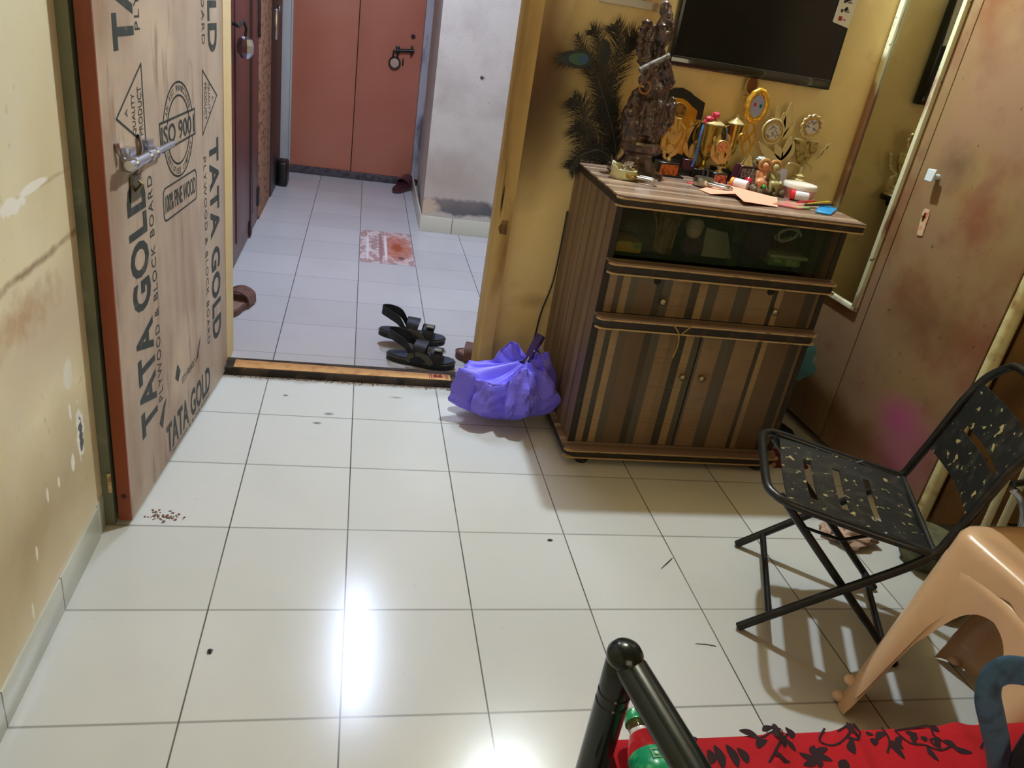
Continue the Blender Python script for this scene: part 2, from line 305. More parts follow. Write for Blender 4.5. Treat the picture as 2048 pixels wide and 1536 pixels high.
put_text(b, 'PLYWOOD & BLOCK BOARD', dn(.690, 1.68), .59, .026, .004, 1.2)
put_text(b, 'TATA GOLD', hz(.272, .034), .42, .092, .03, 1.05)
put_text(b, 'PLYWOOD & BLOCK BOARD', hz(.32, .016), .36, .012, 0, 1.2)
put_text(b, 'ECO FRIENDLY', hz(.42, .188, .06), .125, .022, .0, 1.0)
def outline(pts, w, closed=True):
    n = len(pts)
    for i in range(n if closed else n-1):
        a = Vector(pts[i]); c = Vector(pts[(i+1) % n]); d = (c-a).normalized(); p = Vector((-d.y, d.x))*w*.5; a2 = a-d*w*.3; c2 = c+d*w*.3
        b.poly([DP(*(a2-p), ink), DP(*(c2-p), ink), DP(*(c2+p), ink), DP(*(a2+p), ink)])
outline([(.234, 1.072), (.08, .975), (.238, .897)], .005)
put_text(b, 'A', up(.142, .972), .016, .016); put_text(b, 'QUALITY', up(.187, .928), .088, .022, .006); put_text(b, 'PRODUCT', up(.226, .922), .105, .024, .006)
outline([(.687, 1.025), (.825, .945), (.677, .853)], .005)
put_text(b, 'A', dn(.772, .95), .014, .014); put_text(b, 'QUALITY', dn(.735, .985), .085, .02, .004); put_text(b, 'PRODUCT', dn(.70, .99), .1, .022, .004)
def circ(cu, cz, ru, rz, w, a0, a1, n=40):
    P = [(cu+math.cos(math.radians(lerp(a0, a1, i/n)))*ru, cz+math.sin(math.radians(lerp(a0, a1, i/n)))*rz) for i in range(n+1)]
    outline(P, w, False)
CU, CZ = .472, .897
for (ru, rz) in ((.117, .116), (.088, .084)): circ(CU, CZ, ru, rz, .005, 17, 163); circ(CU, CZ, ru, rz, .005, 197, 343)
outline([(.333, .930), (.607, .933), (.607, .868), (.335, .862)], .006)
put_text(b, 'ISO 9001', hz(.342, .873), .258, .048, .02, 1.0)
def arc_text(t, a0, a1, inward):
    n = len(t)
    for i, ch in enumerate(t):
        if ch == ' ': continue
        a = math.radians(lerp(a0, a1, (i+.5)/n)); r = .0945 if not inward else .110
        rx = Vector((-math.sin(a), math.cos(a)))*(-1 if not inward else 1); ry = Vector((math.cos(a), math.sin(a)))*(1 if not inward else -1)
        o = Vector((CU+math.cos(a)*r, CZ+math.sin(a)*r))
        w = .010 if ch != 'I' else .003
        put_text(b, ch, lambda x, y, o=o, rx=rx, ry=ry, w=w: DP(*(o+rx*(x-w/2)+ry*y), ink), w, .015, .01)
arc_text('AN ISO 9001:2008', 155, 25, False); arc_text('CERTIFIED COMPANY', 203, 337, True)
def rr(u0, u1, z0, z1, r):
    P = []
    for cx, cz, a in ((u1-r, z1-r, 0), (u0+r, z1-r, 90), (u0+r, z0+r, 180), (u1-r, z0+r, 270)):
        for k in range(5): P.append((cx+r*math.cos(math.radians(a+k*22.5)), cz+r*math.sin(math.radians(a+k*22.5))))
    return P
outline(rr(.335, .607, .690, .772, .018), .005)
put_text(b, '100% PINE WOOD', hz(.347, .708), .25, .046, .016, .95)
b.poly([DP(.362, .235, ink), DP(.385, .212, ink), DP(.408, .238, ink), DP(.385, .268, ink)])
b.poly([DP(.55, .195, ink), DP(.575, .205, ink), DP(.605, .265, ink), DP(.58, .24, ink)])
b.poly([DP(.225, .165, ink), DP(.245, .14, ink), DP(.285, .215, ink), DP(.262, .205, ink)])
b.obj('stencilled_lettering', m_ink, d1, smooth=0)
# bolt
b = B(); o0, o1 = DP(.052, .888, .03), DP(.325, .890, .03)
b.tube([o0, lerp(o0, o1, .62)], .0105, 14); b.tube([lerp(o0, o1, .6), o1], .007, 12)
for t in (.09, .40, .55): b.tube([lerp(o0, o1, t), lerp(o0, o1, t+.05)], .013, 14)
bolt = b.obj('sliding_bolt', m_steel, d1)
b = B()
for u in (.09, .20): b.prism([DP(u, .865, .001), DP(u+.03, .865, .001), DP(u+.03, .915, .001), DP(u, .915, .001)], DN*.019)
b.obj('bolt_bracket', m_steel, bolt)
b = B(); b.prism([DP(.12, .79, .001), DP(.178, .79, .001), DP(.182, .845, .001), DP(.125, .848, .001)], DN*.004, bev=.002); b.tube([DP(.15, .81, .005), DP(.15, .83, .02), DP(.15, .835, .012)], .004, 8)
b.obj('hasp_plate', M('hasp_steel', (120, 112, 84), .35, 1), d1)
b = B(); b.tube([DP(.185, .93, .004), DP(.19, .90, .008), DP(.175, .86, .004), DP(.155, .845, .004)], .007, 8, flat=.35); b.obj('hasp_arm', m_steel, d1)
b = B(); b.tube([DP(.062, .93, .004), DP(.065, .91, .006), DP(.075, .895, .012)], .005, 8); b.obj('bolt_handle', m_steel, bolt)

# ================================================================= CORRIDOR
m_maroon = M('maroon_door_paint', (104, 66, 58), .35, var=[(8, (70, 42, 40), .4, .7, (1, 1, .3))])
d2 = B().box(-.30, -.285, .22, 1.985, .012, 2.1).obj('door_2', m_maroon); structure(d2); d2['label'] = 'dark maroon panelled neighbour door in the corridor'
b = B()
for y0, y1 in ((.30, 1.02), (1.16, 1.62), (1.72, 1.93)):
    for z0, z1 in ((.10, 1.35), (1.45, 2.0)):
        b.box(-.286, -.279, y0, y1, z0, z1, .004)
b.obj('raised_panel', M('maroon_panel_paint', (104, 62, 58), .35), d2)
b = B().box(-.286, -.272, .21, .30, .012, 2.1, .003); b.box(-.286, -.274, 1.60, 1.66, .012, 2.1, .003); b.obj('door_stile', M('dark_stile', (46, 32, 30), .45), d2)
b = B(); b.box(-.286, -.270, 1.90, 1.95, .98, 1.16, .002); b.box(-.286, -.270, 1.90, 1.95, .10, .2, .002); b.obj('hinge', m_dark, d2)
# hanging padlock with faceted shine
b = B(); b.tube([(-.262, 1.10, 1.065), (-.24, 1.12, 1.09), (-.235, 1.15, 1.06), (-.24, 1.15, 1.02)], .006, 8); t = thing('padlock', (-.25, 1.13, .96), 'shiny padlock hanging from the maroon corridor door', 'padlock')
b.obj('shackle', m_dark, t)
b = B(); b.lathe([(0, -.045), (.018, -.042), (.034, -.02), (.036, .01), (.028, .035), (.01, .045), (0, .045)], (-.238, 1.14, .985), 10, sy=.75); b.obj('lock_body', M('faceted_chrome', (190, 190, 205), .08, 1), t, smooth=0)
B().tube([(-.283, 1.10, 1.075), (-.27, 1.10, 1.075), (-.262, 1.10, 1.068)], .008, 8).obj('staple', m_dark, t)
# tan mat strip hanging beside the maroon door
structure(B().box(-.30, -.279, 1.99, 2.52, .0, 2.1, .004).obj('trim_3', M('rough_tan_board', (176, 132, 102), .8, bump=(50, .6, (1, 1, 1)), var=[(22, (130, 92, 68), .5, .62, (1, .6, 2)), (60, (90, 62, 46), .66, .72)])))
d3 = B().box(-.30, -.272, 2.53, 3.08, .0, 2.1, .006).obj('door_3', M('dark_brown_door', (58, 44, 42), .4, var=[(8, (36, 28, 28), .4, .7, (1, 1, .3))])); structure(d3); d3['label'] = 'dark brown door standing at the far left of the corridor'
b = B().box(-.274, -.258, 2.62, 2.68, .93, 1.10, .004); b.ell((-.25, 2.65, 1.105), (.012, .02, .02)); b.obj('door_handle', m_steel, d3)
# black rubber bumper leaning by the dark brown door
tag(B().box(-.268, -.20, 2.84, 3.0, 0, .165, .02, 3).obj('rubber_block', m_dark, at=(-.23, 2.92, 0)), 'black upright block on the corridor floor beside the pink door', 'block')
# end of corridor: pink door and its frame
m_pink = M('terracotta_pink_laminate', (206, 132, 108), .45, bump=(200, .03), var=[(1.2, (194, 112, 88), .4, .7), (1.5, (208, 140, 116), .5, .8)])
m_bluef = M('blue_grey_frame', (204, 208, 210), .5, var=[(6, (180, 188, 196), .4, .7, (1, 1, .2))])
d4 = bpy.data.objects.new('door_4', None); C.objects.link(d4); d4.location = (.2, 3.34, .055); ORG[d4] = V3(.2, 3.34, .055); d4['kind'] = 'structure'; d4['label'] = 'closed terracotta pink double door at the end of the corridor'
B().box(-.225, .208, 3.335, 3.375, .055, 2.1, .003).obj('door_leaf', m_pink, d4)
B().box(.213, .655, 3.33, 3.37, .055, 2.1, .003).obj('door_leaf', m_pink, d4)
b = B(); b.tube([(.478, 3.315, .93), (.60, 3.315, .945)], .012, 10); b.box(.47, .50, 3.312, 3.332, .91, .96, .003); b.box(.575, .59, 3.305, 3.332, .91, .975, .003); b.obj('bolt', m_dark, d4)
b = B(); b.lathe([(0, 0), (.016, 0), (.016, .005), (0, .005)], (.585, 3.33, 1.035), 14, axis=(0, -1, 0)); b.box(.522, .534, 3.326, 3.332, .835, .885, .002); b.obj('key_cover', m_dark, d4)
t = thing('padlock', (.468, 3.30, .83), 'round silver padlock hanging on the terracotta pink door', 'padlock')
B().lathe([(0, 0), (.03, 0), (.036, .006), (.036, .014), (.03, .02), (0, .02)], (.47, 3.325, .848), 24, axis=(0, -1, 0)).obj('lock_body', M('mirror_steel', (196, 192, 224), .18, 1), t)
b = B(); b.tube([(.455, 3.312, .87), (.458, 3.312, .925), (.475, 3.312, .935), (.488, 3.312, .92), (.486, 3.312, .87)], .006, 8); b.tube([(.47+.037*math.cos(a/20*2*PI), 3.313, .848+.037*math.sin(a/20*2*PI)) for a in range(20)], .006, 6, closed=True); b.obj('shackle', m_dark, t)
b = B(); b.box(-.30, -.225, 3.33, 3.40, .055, 2.12, .004); b.box(-.238, -.226, 3.322, 3.335, .055, 2.12, .002); structure(b.obj('trim_4', m_bluef))
structure(B().box(.656, .712, 3.31, 3.40, .055, 2.12, .004).obj('trim_5', M('scuffed_jamb', (190, 188, 196), .6, var=[(9, (110, 110, 120), .5, .62, (1, 1, .3))])))
structure(B().box(-.30, .70, 3.325, 3.40, 0, .055, .003).obj('trim_6', M('stone_threshold', (96, 88, 96), .6, var=[(30, (70, 64, 70), .45, .6)])))

# footwear ------------------------------------------------------------
def sole_pts(L, w, n=28):
    P = []
    for i in range(n):
        a = 2*PI*i/n; x = math.cos(a); y = math.sin(a)
        k = 1-.16*math.exp(-((x+.05)/.35)**2)-.10*(x < -.2)
        P.append((x*L/2, y*w/2*k*(1+.12*max(0, x))))
    return P
def sole(b, M4, L, w, h0, h1, curl=0):
    P = sole_pts(L, w); a = []; c = []
    for x, y in P:
        z = curl*max(0, x/(L/2)-.5)**2
        a.append(b.b.verts.new(M4@V3(x, y, h0+z))); c.append(b.b.verts.new(M4@V3(x, y, h1+z)))
    n = len(P); b.face(a[::-1]); b.face(c)
    for i in range(n): b.face([a[i], a[(i+1) % n], c[(i+1) % n], c[i]])
def strap(b, M4, pts, w, th=.003):      # ribbon through points, width along shoe x
    P = bez(pts, 6); rows = []
    for i, p in enumerate(P):
        t = (P[min(i+1, len(P)-1)]-P[max(i-1, 0)]).normalized(); x = V3(1, 0, 0); x = (x-t*x.dot(t)); x = x.normalized() if x.length > .1 else V3(0, 0, 1); nn = t.cross(x).normalized()
        rows.append([b.b.verts.new(M4@(p+x*sx*w/2+nn*sn*th/2)) for sx, sn in ((-1, -1), (1, -1), (1, 1), (-1, 1))])
    b.skin(rows)
def TR(loc, rz=0, rx=0, ry=0): return Matrix.Translation(loc)@Matrix.Rotation(math.radians(rz), 4, 'Z')@Matrix.Rotation(math.radians(ry), 4, 'Y')@Matrix.Rotation(math.radians(rx), 4, 'X')
m_brub = M('brown_rubber', (120, 84, 72), .6, var=[(20, (96, 66, 56), .5, .7)]); m_brin = M('brown_footbed', (156, 122, 108), .7)
def slipper(loc, rz, label, matS, matF, L=.26, w=.095, **k):
    M4 = TR(loc, rz, **k); t = thing('slipper', loc, label, 'slipper', None)
    b = B(); sole(b, M4, L, w, .002, .026, .006); b.obj('sole', matS, t)
    b = B(); sole(b, M4, L*.92, w*.86, .0262, .029, .006); b.obj('footbed', matF, t)
    b = B(); strap(b, M4, [(.045, -w*.5, .012), (.05, -w*.42, .05), (.055, 0, .068), (.05, w*.42, .05), (.045, w*.5, .012)], .085, .006); b.obj('strap', matS, t)
    b = B(); P = sole_pts(L*.99, w*.99); b.tube([M4@V3(x, y, .026+.006*max(0, x/(L/2)-.5)**2) for x, y in P], .004, 6, closed=True); b.obj('rim', matS, t)
    return t
slipper((-.205, .60, 0), 78, 'brown rubber slipper showing from behind the plywood door edge', m_brub, m_brin, L=.27, w=.11)
slipper((.83, .22, 0), 160, 'brown rubber slipper half hidden behind the right door jamb above the purple umbrella', m_brub, m_brin, L=.27)
m_mar = M('maroon_rubber', (86, 44, 56), .3, coat=.3); m_mar2 = M('maroon_footbed', (70, 36, 46), .4)
slipper((.59, 3.13, .02), 62, 'maroon slipper leaning against the skirting beside the pink door', m_mar, m_mar2, L=.26, w=.10, ry=-14)
# black strap sandals
m_sand = M('black_sandal', (26, 30, 38), .55, var=[(30, (44, 48, 56), .5, .7)]); m_sline = M('sandal_welt', (96, 92, 70), .7); m_sbed = M('sandal_footbed', (58, 66, 84), .6); m_sfab = M('sandal_lining', (92, 92, 84), .8)
def sandal(loc, rz, label, **k):
    M4 = TR(loc, rz, **k); t = thing('sandal', loc, label, 'sandal')
    b = B(); sole(b, M4, .275, .10, 0, .020, .02); b.obj('outsole', m_sand, t)
    b = B(); sole(b, M4, .279, .103, .020, .024, .02); b.obj('welt', m_sline, t)
    b = B(); sole(b, M4, .268, .095, .024, .030, .02); b.obj('footbed', m_sbed, t)
    b = B(); strap(b, M4, [(.06, -.05, .02), (.062, -.035, .06), (.065, 0, .072), (.06, .035, .06), (.055, .05, .02)], .045, .005); b.obj('toe_strap', m_sand, t)
    b = B(); strap(b, M4, [(-.01, -.05, .02), (-.005, -.04, .075), (.0, 0, .092), (-.005, .04, .075), (-.01, .05, .02)], .05, .005); b.obj('instep_strap', m_sand, t)
    b = B(); M5 = M4
    pts = bez([(-.02, -.048, .03), (-.055, -.045, .085), (-.10, -.032, .105), (-.135, 0, .11), (-.10, .032, .105), (-.055, .045, .085), (-.02, .048, .03)], 6); rows = []
    for p in pts: rows.append([b.b.verts.new(M5@(p+V3(0, s*.002, z))) for s, z in ((-1, -.018), (-1, .018), (1, .018), (1, -.018))])
    b.skin(rows); b.obj('heel_strap', m_sand, t)
    b = B(); b.box(-.01, .02, -.012, .012, -.003, .003, .001)
    for v in b.b.verts: v.co = M4@(v.co+V3(.062, -.02, .078))
    b.obj('buckle', M('sandal_buckle', (150, 150, 140), .4, .6) if 'sandal_buckle' not in bpy.data.materials else bpy.data.materials['sandal_buckle'], t)
    b = B(); strap(b, M4, [(-.045, -.05, .02), (-.03, -.048, .05), (.02, -.048, .05), (.05, -.05, .022)], .02, .004); b.obj('side_strap', m_sfab, t)
    return t
sandal((.555, .175, 0), -14, 'black strap sandal lying nearest the doorstep')
sandal((.525, .335, .03), -8, 'black strap sandal with its looped heel strap standing up behind the other one', ry=3)
# tube light fitting on the corridor ceiling
t = thing('tube_light', (.43, 1.12, 2.62), 'white tube light batten on the corridor ceiling', 'light')
B().box(.40, .46, .55, 1.69, 2.56, 2.62, .005).obj('housing', m_ceil, t)
b = B(); b.tube([(.43, .60, 2.535), (.43, 1.64, 2.535)], .013, 12); b.obj('tube', M('tube_glass', (240, 245, 255), .3, emit=((220, 230, 255), 2)), t)

# ================================================================= CABINET
CX0, CX1, CY0, CY1 = 1.0, 1.748, -.475, .022
tan = (138, 112, 82); br = (108, 88, 64); dk = (60, 58, 50); mg = (88, 78, 64); lt = (156, 130, 92); gr = (86, 82, 70)
FS = [(0, dk)]+[(.02+(c_-185)*.001193, k_) for c_, k_ in ((185, tan), (205, dk), (222, lt), (243, gr), (265, br), (315, dk), (335, gr), (355, tan), (385, (126, 104, 74)), (410, dk), (432, lt), (455, gr), (485, tan), (535, gr), (560, mg), (577, tan), (640, dk), (655, lt), (672, br), (735, dk), (765, br))]
m_front = M('striped_laminate', tan, .42, base=stripes(0, 1.0, FS, .37), var=[(6, (96, 70, 46), .52, .75, (1, 1, .5), .6), (300, (100, 80, 56), .55, .6, (.02, 1, 1), .3)], blobs=[((1.60, -.5, .10), (.035, .2, .03), (50, 38, 24), .4, .7, 30, .8), ((1.49, -.5, .36), (.014, .2, .005), (60, 44, 28), .3, .6, 40), ((1.45, -.5, .43), (.01, .2, .008), (60, 44, 28), .4, .6, 40), ((1.06, -.5, .55), (.025, .2, .01), (70, 46, 26), .5, .8, 40, .7)])
m_side = M('striped_side_laminate', (120, 94, 70), .42, base=stripes(1, .31, [(0, (122, 98, 76)), (.14, (96, 76, 60)), (.22, (128, 104, 82)), (.40, (102, 82, 66)), (.46, (146, 122, 96)), (.50, (116, 92, 72)), (.7, (92, 72, 58)), (.76, (130, 106, 84)), (.9, (108, 84, 66))], .3), var=[(5, (90, 66, 48), .5, .75, (1, 1, .4), .5)])
m_top = M('striped_top_laminate', (150, 124, 104), .22, base=stripes(1, .26, [(0, (150, 128, 110)), (.1, (186, 162, 138)), (.16, (142, 116, 98)), (.3, (128, 104, 90)), (.42, (170, 146, 124)), (.5, (120, 96, 82)), (.62, (156, 132, 114)), (.74, (190, 166, 140)), (.8, (138, 112, 96)), (.92, (124, 100, 86))]), var=[(4, (120, 96, 82), .5, .75, (.3, 1, 1), .5)])
m_band = M('dark_edge_band', (44, 38, 32), .5, var=[(20, (66, 54, 42), .55, .7)])
m_lip = M('light_edge_lip', (190, 160, 110), .5, var=[(30, (140, 108, 66), .55, .7)])
cab = thing('cabinet', (1.37, -.23, 0), 'dark striped laminate cabinet with glass upper compartment, two drawer fronts and two doors', 'cabinet')
def bull(b, x0, x1, y0, y1, z0, z1, r=.035, chL=True, chR=True):      # board with rounded / chamfered front corners
    P = []
    for cx, s, ch in ((x0, 1, chL), (x1, -1, chR)):
        q = []
        rr_ = r if ch else .006
        for k in range(6):
            a = math.radians(k*18); q.append((cx+s*(rr_-rr_*math.cos(a)), y0+rr_-rr_*math.sin(a)))
        P += q if s == 1 else q[::-1]
    P += [(x1, y1), (x0, y1)]
    b.prism([(x, y, z0) for x, y in P], (0, 0, z1-z0))
def board(name, x0, x1, y0, z0, z1, mt, r=.035, y1=CY1, par=cab, chR=True):
    b = B(); bull(b, x0+.002, x1-.002, y0+.002, y1, z0+.004, z1-.005, r, True, chR); o = b.obj(name, m_band, par)
    b = B(); bull(b, x0, x1, y0, y1, z1-.005, z1, r, True, chR); b.obj('laminate_face', mt, o)
    for za in (z0, z1-.0095):
        b = B(); bull(b, x0-.0005, x1+.0005, y0-.0005, y0+.02, za, za+.0045, min(r, .019), True, chR); b.obj('edge_lip', m_lip, o)
    return o
b = B(); b.box(CX0, CX0+.018, CY0, CY1, .045, .85); b.obj('side_panel', m_side, cab)
b = B(); b.box(CX1-.018, CX1, CY0, CY1, .045, .85); b.obj('side_panel', m_side, cab)
for x_ in (CX0, CX1-.019): B().box(x_, x_+.019, CY0-.004, CY0, .045, .85).obj('front_edging', m_band, cab)
B().box(CX0+.018, CX1-.018, CY1-.008, CY1, .045, .85).obj('back_panel', M('cabinet_back', (96, 82, 58), .7), cab)
ct = board('top', .988, 1.785, -.508, .850, .881, m_top, .03, chR=False)
board('upper_shelf', 1.0, 1.752, -.523, .655, .692, m_top, .032, y1=CY0-.004)
board('middle_shelf', .998, 1.742, -.525, .482, .520, m_top, .035, y1=CY0-.004)
board('plinth', .980, 1.755, -.530, .024, .058, m_top, .045)
for z in (.655, .482): pass
b = B().box(CX0+.018, CX1-.018, CY0+.02, CY1-.008, .50, .655); b.obj('drawer_body', m_band, cab)
for x0, x1 in ((CX0+.020, CX1-.020),):
    dr = B().box(x0, x1, CY0-.004, CY0+.018, .522, .655, .0015).obj('drawer_front', m_front, cab)
    for x in (1.205, 1.585):
        b = B(); b.lathe([(0, 0), (.006, 0), (.006, .008), (.011, .012), (.012, .018), (.007, .023), (0, .024)], (x, CY0-.004, .575), 16, axis=(0, -1, 0)); b.obj('knob', M('dull_knob', (150, 140, 110), .3, 1) if 'dull_knob' not in bpy.data.materials else bpy.data.materials['dull_knob'], dr)
        b = B(); b.lathe([(0, 0), (.012, 0), (.012, .0012), (0, .0012)], (x-.03, CY0-.004, .635), 18, axis=(0, -1, 0)); b.obj('lock_hole', m_dark, dr)
xm = 1.368
for x0, x1, kx in ((CX0+.020, xm-.002, 1.335), (xm+.003, CX1-.020, 1.402)):
    dr = B().box(x0, x1, CY0-.004, CY0+.018, .06, .480, .0015).obj('door', m_front, cab)
    b = B(); b.lathe([(0, 0), (.006, 0), (.006, .008), (.011, .012), (.012, .018), (.007, .023), (0, .024)], (kx, CY0-.004, .325), 16, axis=(0, -1, 0)); b.obj('knob', bpy.data.materials['dull_knob'], dr)
m_gl = M('cabinet_glass', (60, 76, 60), .05, alpha=.28)
g = B().box(CX0+.02, 1.43, CY0+.03, CY0+.034, .693, .848).obj('glass_pane', m_gl, cab)
g = B().box(1.40, CX1-.02, CY0+.038, CY0+.042, .693, .848).obj('glass_pane', m_gl, cab)
for x, y in ((1.05, -.50), (1.69, -.50), (1.05, -.02), (1.69, -.02)): B().lathe([(0, 0), (.02, 0), (.024, .01), (.022, .025), (0, .025)], (x, y, 0), 14).obj('foot', m_dark, cab)
b = B(); b.tube(bez([(1.235, -.53, .520), (1.25, -.533, .505), (1.262, -.536, .488), (1.268, -.534, .45), (1.262, -.535, .41)], 5), .0022, 6); b.tube(bez([(1.30, -.53, .518), (1.275, -.535, .495), (1.263, -.538, .487)], 5), .002, 6)
tag(b.obj('twine', M('straw_twine', (170, 134, 78), .8), at=(1.26, -.534, .45)), 'short piece of straw twine dangling from the middle cabinet shelf', 'twine')
# things behind the glass
def lump(b, c, r, seed, amp=.25, fr=3, u=20, v=12):
    g = bmesh.ops.create_uvsphere(b.b, u_segments=u, v_segments=v, radius=1)['verts']
    for p in g:
        d = p.co.copy(); k = 1+amp*noise.noise(d*fr+V3(seed, seed*2, 0)); p.co = Vector(c)+V3(d.x*r[0]*k, d.y*r[1]*k, d.z*r[2]*k)
Z6 = .693
b = B(); b.box(1.045, 1.13, -.41, -.30, Z6, Z6+.035, .006); tag(b.obj('packet', M('yellow_packet', (210, 176, 40), .5, var=[(20, (120, 160, 70), .55, .6)]), at=(1.09, -.35, Z6)), 'yellow and green packet behind the cabinet glass at left', 'packet')
b = B(); rnd = random.Random(3)
for i in range(150):
    a = rnd.uniform(0, 2*PI); r0 = rnd.uniform(0, .03); r1 = r0+rnd.uniform(.0, .025); b.tube(bez([(1.215+math.cos(a)*r0, -.36+math.sin(a)*r0, Z6), (1.215+math.cos(a)*r0*1.1, -.36+math.sin(a)*r0, Z6+.07), (1.215+math.cos(a)*r1, -.36+math.sin(a)*r1, Z6+rnd.uniform(.11, .145))], 3), .0014, 3, cap=False)
tag(b.obj('straw_bundle', M('dry_straw', (176, 146, 92), .8, var=[(30, (130, 100, 60), .5, .6)]), at=(1.215, -.36, Z6)), 'upright bundle of dry straw behind the cabinet glass', 'straw')
b = B(); lump(b, (1.305, -.37, Z6+.03), (.035, .03, .03), 1); o = b.obj('doll_body', M('purple_cloth', (96, 60, 84), .8), None, at=(1.305, -.37, Z6)); 
t = thing('doll', (1.305, -.37, Z6), 'small doll in purple cloth behind the cabinet glass', 'doll'); bpy.data.objects.remove(o)
b = B(); lump(b, (1.305, -.37, Z6+.032), (.036, .03, .032), 1); b.obj('dress', bpy.data.materials['purple_cloth'], t)
b = B(); b.ell((1.30, -.37, Z6+.085), (.026, .026, .03)); b.obj('head', M('doll_skin', (206, 186, 150), .5), t)
b = B(); b.lathe([(.027, -.004), (.03, .012), (.02, .03), (0, .036)], (1.30, -.367, Z6+.088), 16); b.obj('cap', M('doll_cap', (180, 170, 140), .6), t)
b = B(); b.prism([(1.35, -.36, Z6), (1.455, -.36, Z6), (1.435, -.33, Z6+.075), (1.36, -.33, Z6+.085)], (0, .01, 0)); tag(b.obj('card', M('pale_card', (176, 180, 140), .6), at=(1.40, -.36, Z6)), 'pale green card leaning behind the cabinet glass', 'card')
b = B(); lump(b, (1.525, -.35, Z6+.05), (.05, .04, .055), 5, .4); lump(b, (1.505, -.37, Z6+.11), (.055, .03, .035), 8, .3); tag(b.obj('dark_bundle', M('navy_cloth', (34, 44, 62), .8), at=(1.52, -.35, Z6)), 'dark blue cloth bundle behind the right cabinet glass', 'cloth')
b = B(); b.tube([(1.635+.036*math.cos(a*.35)*(1+.1*math.sin(a)), -.36+.004*a*.2, Z6+.095+.022*math.sin(a*.35+.6*(a > 9))) for a in range(34)], .004, 6); tag(b.obj('cable_coil', M('cream_cable', (196, 196, 160), .5), at=(1.635, -.36, Z6+.05)), 'cream cable coil hanging behind the right cabinet glass', 'cable')
b = B(); b.box(1.565, 1.70, -.40, -.31, Z6+.028, Z6+.04, .004); tag(b.obj('tray', M('pale_green_tray', (176, 200, 150), .4), at=(1.63, -.36, Z6+.028)), 'pale green tray lying on a green packet behind the cabinet glass', 'tray')
b = B(); b.box(1.57, 1.685, -.39, -.32, Z6, Z6+.028, .008, 3); tag(b.obj('packet', M('green_packet', (96, 150, 80), .3, var=[(40, (160, 200, 120), .5, .6)]), at=(1.63, -.36, Z6)), 'shiny green packet under the pale tray behind the cabinet glass', 'packet')
# wire behind the cabinet
b = B(); b.tube(bez([(.995, .02, .70), (.99, .018, .45), (.965, .022, .30), (.955, .024, .10), (.95, .02, .01)], 8), .003, 6); tag(b.obj('wire', m_dark, at=(.95, .02, 0)), 'thin black wire running down the wall beside the cabinet', 'wire')

# ================================================================= WALL ITEMS
t = thing('television', (1.55, .0, 1.23), 'black flat television on the yellow wall above the trophies', 'television')
b = B(); b.box(1.232, 1.822, -.012, .026, 1.218, 1.60, .004); b.obj('casing', M('tv_casing', (18, 20, 20), .25), t)
B().box(1.243, 1.812, -.0135, -.0115, 1.248, 1.592).obj('screen', M('tv_screen', (14, 18, 22), .22, var=[(3, (22, 27, 30), .4, .7)]), t)
b = B(); b.box(1.236, 1.818, -.016, -.010, 1.221, 1.2475, .002)
b.obj('lower_bezel', M('smudged_bezel', (30, 32, 30), .12, coat=1, var=[(14, (66, 64, 48), .55, .7, (.5, 1, 3))]), t)
b = B(); b.box(1.243, 1.812, -.0155, -.013, 1.2475, 1.2495); b.obj('bezel_line', M('bezel_grey', (90, 92, 92), .3), t)
t = thing('paper_slip', (1.795, -.015, 1.42), 'pale paper slip with small printed marks stuck on the television corner', 'paper')
b = B(); b.prism([(1.757, -.0165, 1.423), (1.818, -.0165, 1.412), (1.826, -.0165, 1.60), (1.762, -.0165, 1.60)], (0, .001, 0)); b.obj('sheet', M('paper_slip_white', (206, 204, 190), .7), t)
b = B(); rnd = random.Random(1)
for k in range(6):
    z = 1.455+k*.027
    for j in range(3): x = 1.772+j*.004+rnd.uniform(0, .01); b.box(x, x+.008, -.0172, -.0166, z+j*.004, z+j*.004+.009)
    b.box(1.79, 1.805, -.0172, -.0166, z+.002, z+.005); b.box(1.79, 1.80, -.0172, -.0166, z+.008, z+.011)
b.obj('printed_marks', M('print_black', (40, 40, 44), .6), t)
b = B(); b.box(1.773, 1.785, -.0172, -.0166, 1.430, 1.443); b.box(1.789, 1.80, -.0172, -.0166, 1.433, 1.436); b.obj('red_mark', M('print_red', (150, 30, 50), .6), t)
t = thing('picture_board', (1.08, .02, 1.37), 'white edged board on the wall above the peacock feathers', 'board')
b = B(); b.box(.975, 1.20, .012, .030, 1.365, 1.62, .002); b.obj('frame', M('white_frame', (204, 200, 186), .5, var=[(20, (160, 140, 110), .6, .7)]), t)
b = B(); b.box(1.0, 1.17, .008, .013, 1.388, 1.60); b.obj('panel', M('brown_panel', (150, 112, 76), .6, var=[(18, (190, 160, 120), .5, .6)]), t)
b = B(); b.lathe([(0, 0), (.003, 0), (.003, .003), (0, .003)], (.984, .012, 1.376), 8, axis=(0, -1, 0)); b.obj('nail', m_dark, t)

